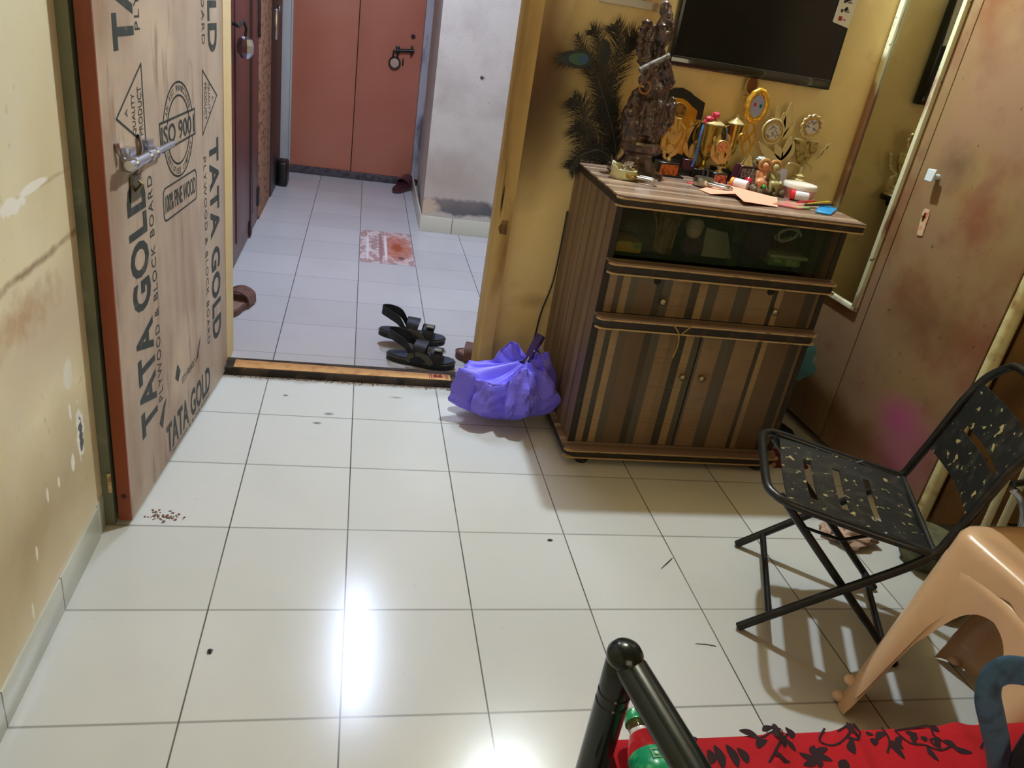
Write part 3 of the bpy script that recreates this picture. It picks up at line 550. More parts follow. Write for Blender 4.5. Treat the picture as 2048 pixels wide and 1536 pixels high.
# ================================================================= WARDROBE (steel)
WA = math.radians(93.0); WP = V3(2.073, -.868, 0)       # near front corner; D runs back along the front face, I runs into the body
D = V3(math.cos(WA), math.sin(WA), 0); I = V3(math.sin(WA), -math.cos(WA), 0)
def WPt(s, i, z): return WP+D*s+I*i+V3(0, 0, z)
def wbox(b, s0, s1, i0, i1, z0, z1, bev=0):
    g = [b.b.verts.new(WPt(s, i, z)) for s in (s0, s1) for i in (i0, i1) for z in (z0, z1)]
    for q in ((0, 1, 3, 2), (4, 6, 7, 5), (0, 4, 5, 1), (2, 3, 7, 6), (0, 2, 6, 4), (1, 5, 7, 3)): b.face([g[k] for k in q])
    if bev: b.bev(g, bev)
wv = [(2.2, (138, 114, 74), .42, .62), (5, (124, 80, 56), .5, .72), (40, (60, 44, 34), .68, .76, (1, 1, 1), .8), (9, (120, 84, 66), .6, .8)]
pk = lambda s, z: tuple(WPt(s, 0, z))
m_ward = M('rusty_pink_steel', (140, 110, 84), .42, var=wv, bump=(30, .05), blobs=[(tuple(Vector(pk(.22, .30))-V3(2.25, -.6, 0)), (.3, .07, .05), (170, 60, 130), .9, .4, 10, .75), (tuple(Vector(pk(.16, .18))-V3(2.25, -.6, 0)), (.3, .09, .12), (168, 90, 130), .9, .4, 8, .7), (tuple(Vector(pk(.28, .62))-V3(2.25, -.6, 0)), (.3, .12, .08), (96, 66, 36), .9, .9, 18, .7), (tuple(Vector(pk(.40, 1.08))-V3(2.25, -.6, 0)), (.3, .05, .05), (70, 56, 40), .9, .9, 24, .6)])
m_wside = M('brown_steel_side', (132, 98, 58), .45, var=[(4, (84, 60, 36), .42, .7), (30, (50, 40, 30), .66, .76)])
m_wcream = M('cream_steel_edge', (200, 190, 140), .4, var=[(14, (150, 120, 70), .52, .68), (50, (70, 52, 32), .66, .72)])
wr = thing('wardrobe', (2.25, -.6, 0), 'rusty pinkish steel wardrobe with a long mirror on its left door', 'wardrobe')
b = B(); wbox(b, .012, .905, .006, .50, .03, 1.95, .003); b.obj('body', m_wside, wr)
b = B(); wbox(b, .545, .90, -.012, .006, .035, 1.94, .003); dl = b.obj('door', m_ward, wr)
b = B(); wbox(b, .030, .540, -.014, .006, .035, 1.94, .003); drr = b.obj('door', m_ward, wr)
b = B(); b.tube([WPt(.012, .004, .02), WPt(.012, .004, 1.95)], .020, 12); b.obj('corner_post', m_wcream, wr)
b = B(); wbox(b, -.012, -.004, .03, .45, .05, 1.9); b.obj('side_panel', m_wside, wr)
m_mir = M('mirror_silver', (190, 190, 180), .04, 1)
z0 = .545
b = B(); wbox(b, .600, .895, -.020, -.013, z0, 1.90); b.obj('mirror', m_mir, dl)
b = B()
wbox(b, .588, .606, -.030, -.013, z0-.014, 1.92, .003); wbox(b, .588, .90, -.030, -.013, z0-.016, z0+.002, .003); wbox(b, .868, .892, -.030, -.013, z0-.014, 1.92, .003)
b.obj('mirror_frame', M('worn_cream_frame', (206, 204, 170), .5, var=[(10, (150, 112, 92), .52, .6, (1, 1, .4)), (50, (90, 80, 60), .68, .72)]), dl)
# lock handle, key plate
b = B(); b.box(-.012, .012, -.014, .014, -.006, .006, .002)
hx = WPt(.455, -.02, 1.035)
b2 = B(); b2.prism([WPt(.435, -.050, 1.02), WPt(.47, -.050, 1.018), WPt(.475, -.045, 1.055), WPt(.44, -.045, 1.058)], I*.008, bev=.002); b2.tube([WPt(.455, -.04, 1.035), WPt(.455, -.013, 1.035)], .009, 10); b2.obj('handle', M('white_handle', (196, 206, 210), .3), drr); b.b.free()
b = B(); P = [WPt(.424, -.015, .855), WPt(.448, -.015, .850), WPt(.462, -.015, .925), WPt(.456, -.015, .936), WPt(.436, -.015, .936), WPt(.430, -.015, .925)]; b.prism(P, -I*.002, bev=.0006); kp = b.obj('key_plate', M('worn_key_plate', (196, 170, 140), .4, var=[(50, (200, 110, 70), .5, .6)]), drr)
b = B(); wbox(b, .443, .449, -.0185, -.0165, .898, .924); wbox(b, .4395, .4525, -.0185, -.0165, .908, .914); b.obj('key_hole', m_dark, kp)
for s, i in ((.05, .06), (.86, .06), (.05, .44), (.86, .44)): B().tube([WPt(s, i, 0), WPt(s, i, .035)], .02, 10).obj('foot', m_dark, wr)

# teal cloth and dark bags stuffed between cabinet and wardrobe
b = B(); 
def clothf(u, v):
    a = -.2+u*3.6; x = 1.86+.115*math.cos(a)*(1-.25*v)+.02*math.sin(9*u+4*v); y = -.20+.10*math.sin(a)*(1-.2*v); z = .36-.25*v+.012*math.sin(14*u)
    n = noise.noise(V3(u*5, v*5, 2))*.03; return V3(x+n, y-.04+n, z+n)
lump(b, (1.865, -.19, .30), (.10, .09, .085), 4, .5, 2.4, 28, 18); lump(b, (1.845, -.21, .18), (.075, .07, .13), 7, .4, 2.2, 24, 16)
tag(b.obj('teal_cloth', M('teal_fabric', (60, 112, 122), .8, var=[(6, (40, 80, 92), .5, .7)], sheen=.3), at=(1.85, -.2, .06)), 'bunched teal cloth stuffed between the cabinet and the steel wardrobe', 'cloth')
b = B(); lump(b, (1.87, -.27, .026), (.08, .09, .022), 11, .15); tag(b.obj('bag', M('black_bag', (26, 26, 28), .5), at=(1.87, -.22, 0)), 'black bag on the floor under the teal cloth', 'bag')
b = B(); b.box(1.765, 1.90, -.50, -.38, 0, .012, .004); tag(b.obj('folded_cloth', M('dark_red_cloth', (110, 30, 36), .8), at=(1.8, -.42, 0)), 'dark red cloth lying flat on the floor beside the cabinet foot', 'cloth')

# ================================================================= FOLDING CHAIR
FA = math.radians(-24); U = V3(math.cos(FA), math.sin(FA), 0); WV = V3(-math.sin(FA), math.cos(FA), 0); FO = V3(1.270, -1.268, 0); FW = .360
def FP(s, w, z): return FO+U*s+WV*w+V3(0, 0, z)
fc = thing('folding_chair', tuple(FP(.2, .18, 0)), 'black metal folding chair with slotted seat and chipped paint', 'chair')
m_fc = M('chipped_black_enamel', (22, 24, 25), .35, var=[(26, (44, 42, 36), .55, .7)], spec=.6)
m_fs = M('chipped_black_sheet', (26, 28, 28), .42, var=[(30, (48, 48, 42), .52, .66), (50, (172, 156, 106), .635, .66, (1, 1, 1), .85)], bump=(40, .1))
r = .0105
zr = .352
def leg(w, ww): b = B(); b.tube(bez([FP(0, w, .006), FP(.16, w, .165), FP(.325, w, .330), FP(.362, w, .42), FP(.405, w, .60)], 6)[:], r, 12); return b
for w in (0, FW): leg(w, 0).obj('front_leg', m_fc, fc)
b = B(); b.tube(bez([FP(.403, 0, .59), FP(.428, 0, .66), FP(.452, .02, .705), FP(.462, .06, .728), FP(.464, FW/2, .735), FP(.462, FW-.06, .728), FP(.452, FW-.02, .705), FP(.428, FW, .66), FP(.403, FW, .59)], 6), r, 12); b.obj('back_frame', m_fc, fc)
for w in (.030, FW-.030):
    b = B(); b.tube([FP(-.005, w, .385), FP(.385, w, .006)], r*.95, 12); b.obj('rear_leg', m_fc, fc)
b = B(); b.tube([FP(.060, 0, .062), FP(.060, FW, .062)], .009, 10); b.obj('stretcher', m_fc, fc)
b = B(); b.tube([FP(.345, .03, .045), FP(.345, FW-.03, .045)], .009, 10); b.obj('stretcher', m_fc, fc)
# seat: rounded U tube with slotted sheet
b = B(); b.tube(bez([FP(.345, .004, .352), FP(.17, .002, .368), FP(.02, .002, .385), FP(-.022, .02, .390), FP(-.038, .06, .392), FP(-.040, FW/2, .392), FP(-.038, FW-.06, .392), FP(-.022, FW-.02, .390), FP(.02, FW-.002, .385), FP(.17, FW-.002, .368), FP(.345, FW-.004, .352)], 6), r, 12); sf = b.obj('seat_frame', m_fc, fc)
def slotted(b, f, L, Wd, slots, t):
    # sheet in (s,w) with rounded slots: list of (s0,s1,w0,w1); strips built around them
    xs = sorted(set([0, L]+[q for s_ in slots for q in s_[:2]])); 
    for a, c in zip(xs, xs[1:]):
        inside = [s_ for s_ in slots if s_[0] <= a+1e-6 and s_[1] >= c-1e-6]
        segs = [(0, Wd)] if not inside else [(0, inside[0][2]), (inside[0][3], Wd)]
        if len(inside) > 1: segs = [(0, inside[0][2]), (inside[0][3], inside[1][2]), (inside[1][3], Wd)]
        for w0, w1 in segs:
            n = 8; top = []; bot = []
            for k in range(n+1):
                w = lerp(w0, w1, k/n); top.append((b.b.verts.new(f(a, w, t)), b.b.verts.new(f(c, w, t)))); bot.append((b.b.verts.new(f(a, w, 0)), b.b.verts.new(f(c, w, 0))))
            for k in range(n):
                b.face([top[k][0], top[k][1], top[k+1][1], top[k+1][0]]); b.face([bot[k][0], bot[k+1][0], bot[k+1][1], bot[k][1]])
                b.face([top[k][0], top[k+1][0], bot[k+1][0], bot[k][0]]); b.face([top[k][1], bot[k][1], bot[k+1][1], top[k+1][1]])
            b.face([top[0][0], bot[0][0], bot[0][1], top[0][1]]); b.face([top[n][0], top[n][1], bot[n][1], bot[n][0]])
def seatf(s, w, t): return FP(.012+s, .006+w, .3805-.085*s-.012*math.sin(PI*min(1, w/.348))+t)
b = B(); slotted(b, seatf, .335, .348, [(.060, .080, .075, .27), (.135, .155, .075, .27), (.215, .232, .075, .27)], .003); b.obj('seat', m_fs, fc)
for w in (.01, FW-.01): B().tube([FP(.060, w, .330), FP(.150, w, .322), FP(.235, w, .372)], .006, 6, flat=.5).obj('folding_link', m_fc, fc)
def backf(s, w, t): return FP(.372+.25*s+t, .004+w, .455+s)
b = B(); slotted(b, lambda s, w, t: backf(s, w, t)+U*(.02*math.sin(PI*min(1, w/.352))), .20, .352, [(.09, .106, .06, .29)], .003); b.obj('backrest', m_fs, fc)
b = B(); b.tube([FP(.345, -.012, .352), FP(.345, FW+.014, .352)], .007, 8); b.obj('pivot_rod', m_fc, fc)

# ================================================================= PLASTIC CHAIRS (stacked)
m_pl = M('beige_plastic', (204, 168, 132), .3, coat=.2, var=[(4, (200, 158, 120), .5, .75)])
def plastic_chair(dz, label, seed=0):
    O = V3(1.535+(.012 if dz else 0), -1.445, dz); t = thing('plastic_chair', (1.75, -1.62, dz), label, 'chair', 'stacked beige plastic chairs')
    W2, Dp, H, RC = .39, .34, .425, .05       # width along -y, depth along +x, seat height, corner radius
    L1, L2 = Dp-2*RC, W2-2*RC; A_ = PI*RC/2; T_ = 2*(L1+L2)+4*A_
    # perimeter, counter-clockwise from the middle of the front edge; corners numbered front-far, rear-far, rear-near, front-near
    def per(s):
        s %= T_
        segs = [(L2/2, (0, -W2/2), (0, 1)), (A_, (RC, -RC), PI), (L1, (RC, 0), (1, 0)), (A_, (Dp-RC, -RC), PI/2), (L2, (Dp, -RC), (0, -1)), (A_, (Dp-RC, -W2+RC), 0), (L1, (Dp-RC, -W2), (-1, 0)), (A_, (RC, -W2+RC), -PI/2), (L2/2, (0, -W2+RC), (0, 1))]
        for L_, p, d in segs:
            if s <= L_+1e-9:
                if isinstance(d, tuple): return V3(p[0]+d[0]*s, p[1]+d[1]*s, 0), V3(-d[1], d[0], 0)
                a = d-s/RC; n = V3(math.cos(a), math.sin(a), 0); return V3(p[0], p[1], 0)+n*RC, n
            s -= L_
        return V3(0, -W2/2, 0), V3(-1, 0, 0)
    cs = [L2/2+A_/2, L2/2+A_*1.5+L1, L2/2+A_*2.5+L1+L2, L2/2+A_*3.5+2*L1+L2]
    foot = [V3(-.112, -.055, 0), V3(-.075, .045, 0), V3(-.04, -.03, 0), V3(-.11, .03, 0)]
    def near(s): 
        k = min(range(4), key=lambda i: min(abs(s-cs[i]), T_-abs(s-cs[i]))); d = s-cs[k]; d = d-T_ if d > T_/2 else (d+T_ if d < -T_/2 else d); return k, d
    def skirt(s, d):          # point at depth d under the seat edge
        p, n = per(s); k, ds = near(s % T_); q = d/H; r_ = .022
        if d < r_*1.57: a = d/r_; off = n*(r_*math.sin(a)-r_); z = H-r_*(1-math.cos(a))
        else: off = n*(.03*(q-.08)); z = H-r_-(d-r_*1.57)*(H-r_)/(H-r_*1.57)
        wk = math.exp(-(ds/.13)**2)
        return O+p+off+foot[k]*(q**1.15)*wk+V3(0, 0, z)
    def depth(s):
        k, ds = near(s % T_); m = .075; e = abs(ds)
        if e < m: return .20
        return .056+.144*math.exp(-((e-m)/.04)**1.3)
    N_ = 150
    b = B(); b.grid(N_, 14, lambda u, v: skirt(u*T_, v*depth(u*T_)), cu=True)
    def inner(u, v):          # dished seat
        p, n = per(u*T_); e = skirt(u*T_, 0); c_ = O+V3(Dp*.52, -W2/2, H); q = v; z = -.020*math.sin(PI/2*min(1, q*1.7))**2; r = lerp(e, c_, q); r.z = O.z+H+z; return r
    b.grid(N_, 12, inner, cu=True); b.obj('seat', m_pl, t, smooth=60)
    for k in range(4):
        def legf(u, v, k=k): d = lerp(.199, H-.004, v); w = lerp(.075, .034, v**.85); return skirt(cs[k]+(u-.5)*2*w, d)
        b = B(); b.grid(18, 16, legf); lg = b.obj('leg', m_pl, t, smooth=60)
        if True:
            p = skirt(cs[k], H-.006); p2 = O+V3(Dp/2, -W2/2, 0); d_ = (p-p2); d_.z = 0; d_.normalize(); b = B(); b.ell(V3(p.x, p.y, O.z+.012)-d_*-.002, (.016, .016, .0115)); b.obj('foot_pad', M('foot_pad_white', (226, 196, 170), .4) if 'foot_pad_white' not in bpy.data.materials else bpy.data.materials['foot_pad_white'], lg)
    def back(u, v): y = -.012-v*(W2-.024); return O+V3(Dp-.012+u*.15-.03*math.sin(PI*v), y, H-.01+u*.40)
    b = B()
    for k in range(0, 9, 2): b.grid(4, 14, lambda u, v, k=k: back((k+u)/9, v))
    b.grid(20, 4, lambda u, v: back(u, .86+v*.14)); b.grid(20, 4, lambda u, v: back(u, v*.14))
    b.obj('backrest', m_pl, t, mods=[('SOLIDIFY', dict(thickness=.006))])
    return t
plastic_chair(.0, 'lower of two stacked beige plastic chairs, its apron showing beneath the other')
plastic_chair(.050, 'upper of two stacked beige plastic chairs, its glossy seat on top')

# ================================================================= small floor things at right
b = B(); lump(b, (1.82, -.905, .022), (.075, .05, .022), 3, .5, 2.2, 40, 20); lump(b, (1.79, -.87, .015), (.06, .04, .018), 9, .5, 2.5, 30, 14)
tag(b.obj('rag', M('pinkish_rag', (190, 160, 140), .85, var=[(12, (150, 118, 100), .5, .65)]), at=(1.82, -.9, 0)), 'crumpled pinkish rag on the floor under the folding chair', 'rag')
b = B(); P = []
b.grid(48, 9, lambda u, v: V3(2.0, -1.0, .0)+V3(math.cos(2*PI*u), math.sin(2*PI*u), 0)*((.055+.035*math.sin(PI*.5*v))*(1+.05*math.cos(14*2*PI*u)))+V3(0, 0, .09*v), cu=True)
b.lathe([(0, .085), (.086, .086), (.09, .092), (0, .093)], (2.0, -1.0, 0), 48)
tag(b.obj('planter', M('mossy_stone', (96, 94, 66), .8, var=[(20, (56, 54, 40), .45, .65), (8, (120, 118, 80), .6, .7)]), at=(1.99, -.985, 0)), 'dark fluted pot standing at the foot of the steel wardrobe', 'pot')
b = B(); lump(b, (1.915, -1.20, .028), (.075, .055, .03), 13, .25, 2); tag(b.obj('pouch', M('black_pouch', (24, 28, 28), .45), at=(1.915, -1.2, 0)), 'small black pouch on the floor beneath the beige plastic chairs', 'pouch')
t = thing('step_stool', (2.13, -1.16, 0), 'metal frame of cream bars and a chrome tube behind the folding chair', 'stool')
for (a, c) in (((2.01, -1.14, 0), (1.975, -1.15, .40)), ((2.11, -1.10, 0), (2.06, -1.12, .44))):
    b = B(); b.tube([a, c], .011, 8, flat=.6); b.obj('cream_bar', M('cream_bar', (200, 192, 150), .35) if 'cream_bar' not in bpy.data.materials else bpy.data.materials['cream_bar'], t)
b = B(); b.tube(bez([(1.99, -1.17, .38), (2.02, -1.17, .36), (2.05, -1.18, .31), (2.08, -1.18, .2), (2.10, -1.18, .0)], 6), .010, 12); b.obj('chrome_tube', m_steel, t)
b = B(); b.tube([(1.985, -1.165, .395), (2.22, -1.12, .40)], .009, 10); b.obj('crossbar', m_dark, t)
b = B(); b.tube([(2.24, -1.14, 0), (2.215, -1.12, .41)], .010, 10); b.obj('rear_bar', m_dark, t)

# ================================================================= THINGS ON THE CABINET
ZT = .881
m_wood = M('carved_dark_wood', (86, 62, 54), .28, var=[(40, (42, 26, 22), .42, .58), (12, (118, 96, 88), .6, .72)], coat=.6, bump=(90, .4))
tx = bpy.data.textures.new('carving', 'CLOUDS'); tx.noise_scale = .014
t = thing('carved_figure', (1.145, -.15, ZT), 'tall dark carved figure playing a flute on a pedestal, beside the peacock feathers', 'statue')
q = [(1.064, .881), (1.212, .881)]
b = B()
b.box(1.068, 1.222, -.215, -.09, ZT, ZT+.024, .006); b.lathe([(0, 0), (.070, 0), (.066, .012), (.052, .028), (.046, .04), (.05, .05), (.066, .058), (.068, .078), (.058, .086), (0, .086)], (1.145, -.152, ZT+.022), 20, sy=.8)
b.obj('pedestal', m_wood, t)
b = B(); c = lambda x, z, y=-.15: (x, y, z)
F = [(1.08,1.2),(1.151,1.243),(1.142,1.301),(1.125,1.387),(1.081,1.319),(1.1,1.238),(1.19,1.193),(1.147,1.114),(1.082,1.068),(1.088,0.969),(1.196,0.982),(1.227,1.064),(1.136,1.355),(1.154,1.217),(1.129,1.185),(1.181,1.043),(1.106,1.108),(1.102,1.032),(1.18,1.148),(1.212,0.984)]
b.ell(c(F[2][0], F[2][1], -.16), (.026, .028, .034)); b.lathe([(.028, 0), (.030, .012), (.022, .03), (.012, .05), (.004, .068), (0, .07)], (F[2][0]+.002, -.155, F[2][1]+.012), 12)
b.ell((F[3][0]+.008, -.15, F[3][1]-.018), (.016, .012, .026)); b.cap(c(F[2][0], F[2][1]-.03), c(F[13][0], F[13][1]+.01), .014, .016)
b.ell(c(F[14][0]+.022, F[14][1]+.012), (.042, .032, .045)); b.ell(c(F[18][0]-.02, F[18][1]), (.040, .034, .05)); b.ell(c(F[7][0]+.012, F[7][1]-.02), (.046, .036, .05))
b.cap(c(F[7][0]+.02, F[7][1]-.02, -.15), c(F[15][0], F[15][1]), .036, .026); b.cap(c(F[15][0], F[15][1]), c(F[10][0]-.012, F[10][1]), .026, .020)
b.cap(c(F[7][0]+.005, F[7][1]-.02, -.17), c(F[15][0]-.03, F[15][1]-.02, -.18), .034, .024); b.cap(c(F[15][0]-.03, F[15][1]-.02, -.18), c(F[10][0]-.02, F[10][1]+.005, -.165), .024, .016)
b.cap((F[18][0]-.01, -.13, F[18][1]+.01), c(F[6][0], F[6][1]-.02, -.17), .02, .017); b.cap(c(F[6][0], F[6][1]-.02, -.17), c(F[1][0]+.005, F[1][1]-.01, -.19), .016, .012)
b.cap(c(F[14][0], F[14][1]+.03), c(F[0][0]+.02, F[0][1]-.03, -.18), .02, .016); b.cap(c(F[0][0]+.02, F[0][1]-.03, -.18), c(F[0][0]+.035, F[0][1]+.012, -.19), .015, .012)
for k in range(7):
    q = k/6; b.ell((lerp(F[4][0]+.008, F[5][0], q)-.012*math.sin(PI*q), -.135, lerp(F[4][1]+.01, F[5][1]-.02, q)), (.016, .018, .008))
b.cap((F[4][0]+.02, -.135, F[4][1]), (F[5][0]+.02, -.135, F[5][1]-.03), .014, .02)
# drapery and animal leaning at the left
b.ell(c(F[16][0], F[16][1]-.02, -.15), (.03, .03, .06)); b.ell(c(F[8][0]+.018, F[8][1]-.01), (.036, .034, .045)); b.ell(c(F[17][0]+.01, F[17][1]), (.042, .036, .05)); b.ell(c(F[9][0]+.03, F[9][1]+.02), (.038, .034, .04))
b.cap(c(F[8][0]+.02, F[8][1]+.02, -.175), c(F[8][0]-.005, F[8][1]-.0, -.19), .016, .010)
b.ell(c(F[11][0]-.005, F[11][1]+.02), (.018, .024, .05)); b.ell(c(F[11][0]-.015, F[11][1]-.02), (.016, .022, .03)); b.ell(c(F[10][0]-.03, F[10][1]-.015), (.058, .045, .018))
b.obj('figure_body', m_wood, t, mods=[('REMESH', dict(mode='VOXEL', voxel_size=.0042, use_smooth_shade=True)), ('DISPLACE', dict(texture=tx, strength=.011, mid_level=.5))])
b = B(); b.tube([(F[0][0]-.004, -.20, F[0][1]-.004), (F[1][0]+.01, -.195, F[1][1]+.006)], .0085, 10); b.obj('flute', M('worn_flute', (124, 122, 120), .35, var=[(60, (80, 70, 66), .5, .6)]), t)
b = B(); b.tube([(F[0][0]+.028+.018*math.cos(a*.5), -.19, F[0][1]-.05+.018*math.sin(a*.5)) for a in range(12)], .003, 6, closed=True); b.obj('bangle', M('bead_bangle', (150, 100, 60), .4), t)

# peacock feathers
m_barb = M('feather_barb', (30, 29, 25), .5, var=[(14, (58, 50, 36), .5, .7)]); m_quill = M('feather_quill', (70, 66, 54), .5); m_eyeg = M('feather_green', (40, 84, 66), .35, coat=.3); m_eyeb = M('feather_blue', (24, 70, 120), .3, coat=.4); m_eyed = M('feather_dark', (22, 30, 40), .4)
def feather(pts, y0, label, lb=.06, n=70, eye=None, seed=0, curl=.0, t0=.12):
    lb *= 1.35; n = int(n*2.6)
    rnd = random.Random(seed); P = [V3(x, y0+dy, z) for x, z, dy in pts]; Q = bez(P, 12); m = len(Q)
    t = thing('peacock_feather', tuple(Q[0]), label, 'feather', 'peacock feathers')
    b = B(); b.tube(Q, [lerp(.0016, .0005, i/(m-1)) for i in range(m)], 6); b.obj('quill', m_quill, t)
    b = B()
    for k in range(n):
        u = t0+(1-t0)*(k/(n-1)); i = min(m-2, int(u*(m-1))); p = lerp(Q[i], Q[i+1], u*(m-1)-i); tg = (Q[i+1]-Q[i]).normalized(); sd = tg.cross(V3(0, -1, 0)).normalized()
        for s in (-1, 1):
            L = lb*(.55+.45*math.sin(PI*min(1, u*1.05)))*rnd.uniform(.7, 1.15)*(.45 if u > .93 else 1)
            d = (tg*rnd.uniform(.5, .9)+sd*s*rnd.uniform(.6, .9)+V3(0, rnd.uniform(-.12, .12), 0)).normalized()
            c1 = p+d*L*.5; c2 = c1+(d*1.0+V3(0, 0, -curl)*rnd.uniform(.2, 1)+tg*.2).normalized()*L*.5; w = tg*.0011
            pts_ = [(p-w, p+w), (c1-w*.9, c1+w*.9)]
            v = [b.b.verts.new(x) for pr_ in pts_ for x in pr_]; e = b.b.verts.new(c2)
            b.face([v[0], v[1], v[3], v[2]]); b.face([v[2], v[3], e])
    b.obj('barbs', m_barb, t, smooth=0)
    if eye:
        ex, ez, R_, ang_, big = eye
        X = V3(math.cos(ang_), 0, math.sin(ang_)); Z = V3(-math.sin(ang_), 0, math.cos(ang_))
        def disc(r1, r2, off, mt, nm, par, sh=0):
            b = B(); cc = V3(ex, y0-off, ez)+X*sh; n_ = 24; f_ = [b.b.verts.new(cc+X*math.cos(2*PI*i/n_)*r1+Z*math.sin(2*PI*i/n_)*r2*(1+.1*math.sin(7*i))) for i in range(n_)]; g_ = [b.b.verts.new(v.co+V3(0, .0008, 0)) for v in f_]
            b.skin([f_, g_]); return b.obj(nm, mt, par)
        e0 = disc(R_, R_*.52, .016, m_eyed if big else m_barb, 'eye_spot', t)
        if big: disc(R_*.62, R_*.34, .0172, m_eyeg, 'green_ring', e0, R_*.12)
        disc(R_*.26, R_*.24, .0185, m_eyeb if big else m_eyed, 'blue_centre', e0, R_*.40 if big else R_*.1)
    return t
FE = [(1.127,0.878),(0.852,1.18),(0.932,1.194),(0.91,1.261),(0.955,1.282),(0.986,1.25),(1.024,1.306),(1.07,1.284),(1.105,1.282),(0.929,1.078),(0.97,1.044),(0.968,0.875),(0.954,0.857),(1.017,0.939),(1.002,1.216),(1.054,1.245),(1.053,1.055),(1.083,0.996),(0.99,1.155),(0.887,1.17),(0.967,1.181),(1.088,1.258),(1.054,0.927),(0.989,0.903),(0.954,0.995)]
R0 = FE[0]
def FP_(*ix): return [(FE[i][0], FE[i][1], -.004*k) for k, i in enumerate(ix)]
feather(FP_(0, 17, 18, 2, 1), -.030, 'peacock feather bending far left with the bright blue and green eye', .045, 84, (FE[2][0]-.015, FE[2][1], .052, .10, True), 1, .3)
feather(FP_(0, 17, 16, 14), -.022, 'peacock feather with dark broad tip in the middle of the bunch', .06, 80, (FE[14][0], FE[14][1]+.005, .042, 1.7, False), 2, .3)
feather(FP_(0, 16, 15, 6), -.012, 'peacock feather standing upright at the top of the bunch', .055, 70, None, 3, .2)
feather(FP_(0, 16, 21, 8), -.006, 'peacock feather with dark tip leaning right behind the carved figure', .05, 70, (FE[21][0]+.005, FE[21][1]+.006, .036, 1.2, False), 4, .2)
feather(FP_(0, 17, 18, 3), -.016, 'peacock feather with a thin brown tip at the upper left of the bunch', .04, 60, None, 5, .3)
feather(FP_(0, 16, 5, 4), -.010, 'peacock feather with sparse tip beside the broad dark tip', .04, 60, None, 6, .3)
feather(FP_(0, 13, 10, 9), -.026, 'peacock feather curling left halfway up the bunch', .06, 60, None, 7, 1.2)
feather(FP_(0, 22, 24), -.020, 'short peacock feather curling left below the middle of the bunch', .07, 50, None, 8, 1.0)
feather(FP_(0, 22, 23, 11, 12), -.034, 'peacock feather drooping over the left rear corner of the cabinet', .05, 60, None, 9, 1.4)

# ---- trophies
m_gold = M('gold_plastic', (212, 180, 112), .3, .55, var=[(25, (176, 134, 70), .5, .7)]); m_gold2 = M('bright_gold_plastic', (216, 168, 60), .3, .6); m_pgold = M('pale_gold', (216, 200, 146), .3, .45); m_blk = M('black_plinth', (24, 22, 22), .3); m_mrn = M('maroon_plinth', (72, 32, 42), .3); m_disc = M('medal_disc', (196, 190, 180), .4, var=[(90, (120, 110, 110), .5, .6)])
def XZ(pts, y): return [(x, y, z) for x, z in pts]
def leaf2(b, p0, p1, w, y, th=.004, n=6, bend=0):
    p0 = Vector(p0); p1 = Vector(p1); d = p1-p0; nn = Vector((-d.y, d.x)).normalized(); L = []; R = []
    for k in range(n+1):
        q = k/n; c_ = p0+d*q+nn*bend*math.sin(PI*q); h = w*math.sin(PI*min(1, q*.92+.04))**.8/2; L.append(c_+nn*h); R.append(c_-nn*h)
    b.prism([(v.x, y, v.y) for v in L+R[::-1]], (0, th, 0))
def ring_(b, cx, cz, r, y, rt=.004, sx=1, n=28, wav=0, nw=12): b.tube([(cx+sx*r*(1+wav*math.cos(nw*2*PI*i/n))*math.cos(2*PI*i/n), y, cz+r*(1+wav*math.cos(nw*2*PI*i/n))*math.sin(2*PI*i/n)) for i in range(n)], rt, 6, closed=True)
def disc_(b, cx, cz, r, y, th=.004, sx=1, n=28): b.prism([(cx+sx*r*math.cos(2*PI*i/n), y, cz+r*math.sin(2*PI*i/n)) for i in range(n)], (0, th, 0))
def plinth(t, x, y, w, d, h, mt, plate=None, taper=.9, z=ZT):
    b = B(); q = [(-w/2, -d/2), (w/2, -d/2), (w/2, d/2), (-w/2, d/2)]
    lo = [b.b.verts.new((x+a, y+c_, z)) for a, c_ in q]; hi = [b.b.verts.new((x+a*taper, y+c_*taper, z+h)) for a, c_ in q]; b.skin([lo, hi]); b.bev(lo+hi, .002, 1); o = b.obj('plinth', mt, t)
    if plate:
        b = B(); b.prism([(x-w*.38, y-d/2-.001, z+h*.15), (x+w*.38, y-d/2-.001, z+h*.15), (x+w*.36, y-d/2*taper-.003, z+h*.88), (x-w*.36, y-d/2*taper-.003, z+h*.88)], (0, -.0012, 0)); b.obj('name_plate', plate, o)
    return o
m_plo = M('orange_plate', (196, 104, 40), .35, .3, var=[(90, (140, 60, 20), .5, .6)]); m_plr = M('pinkish_plate', (190, 130, 110), .35, .3, var=[(120, (120, 60, 50), .5, .6)]); m_pls = M('silver_plate', (170, 150, 150), .35, .5, var=[(120, (90, 70, 76), .5, .6)])
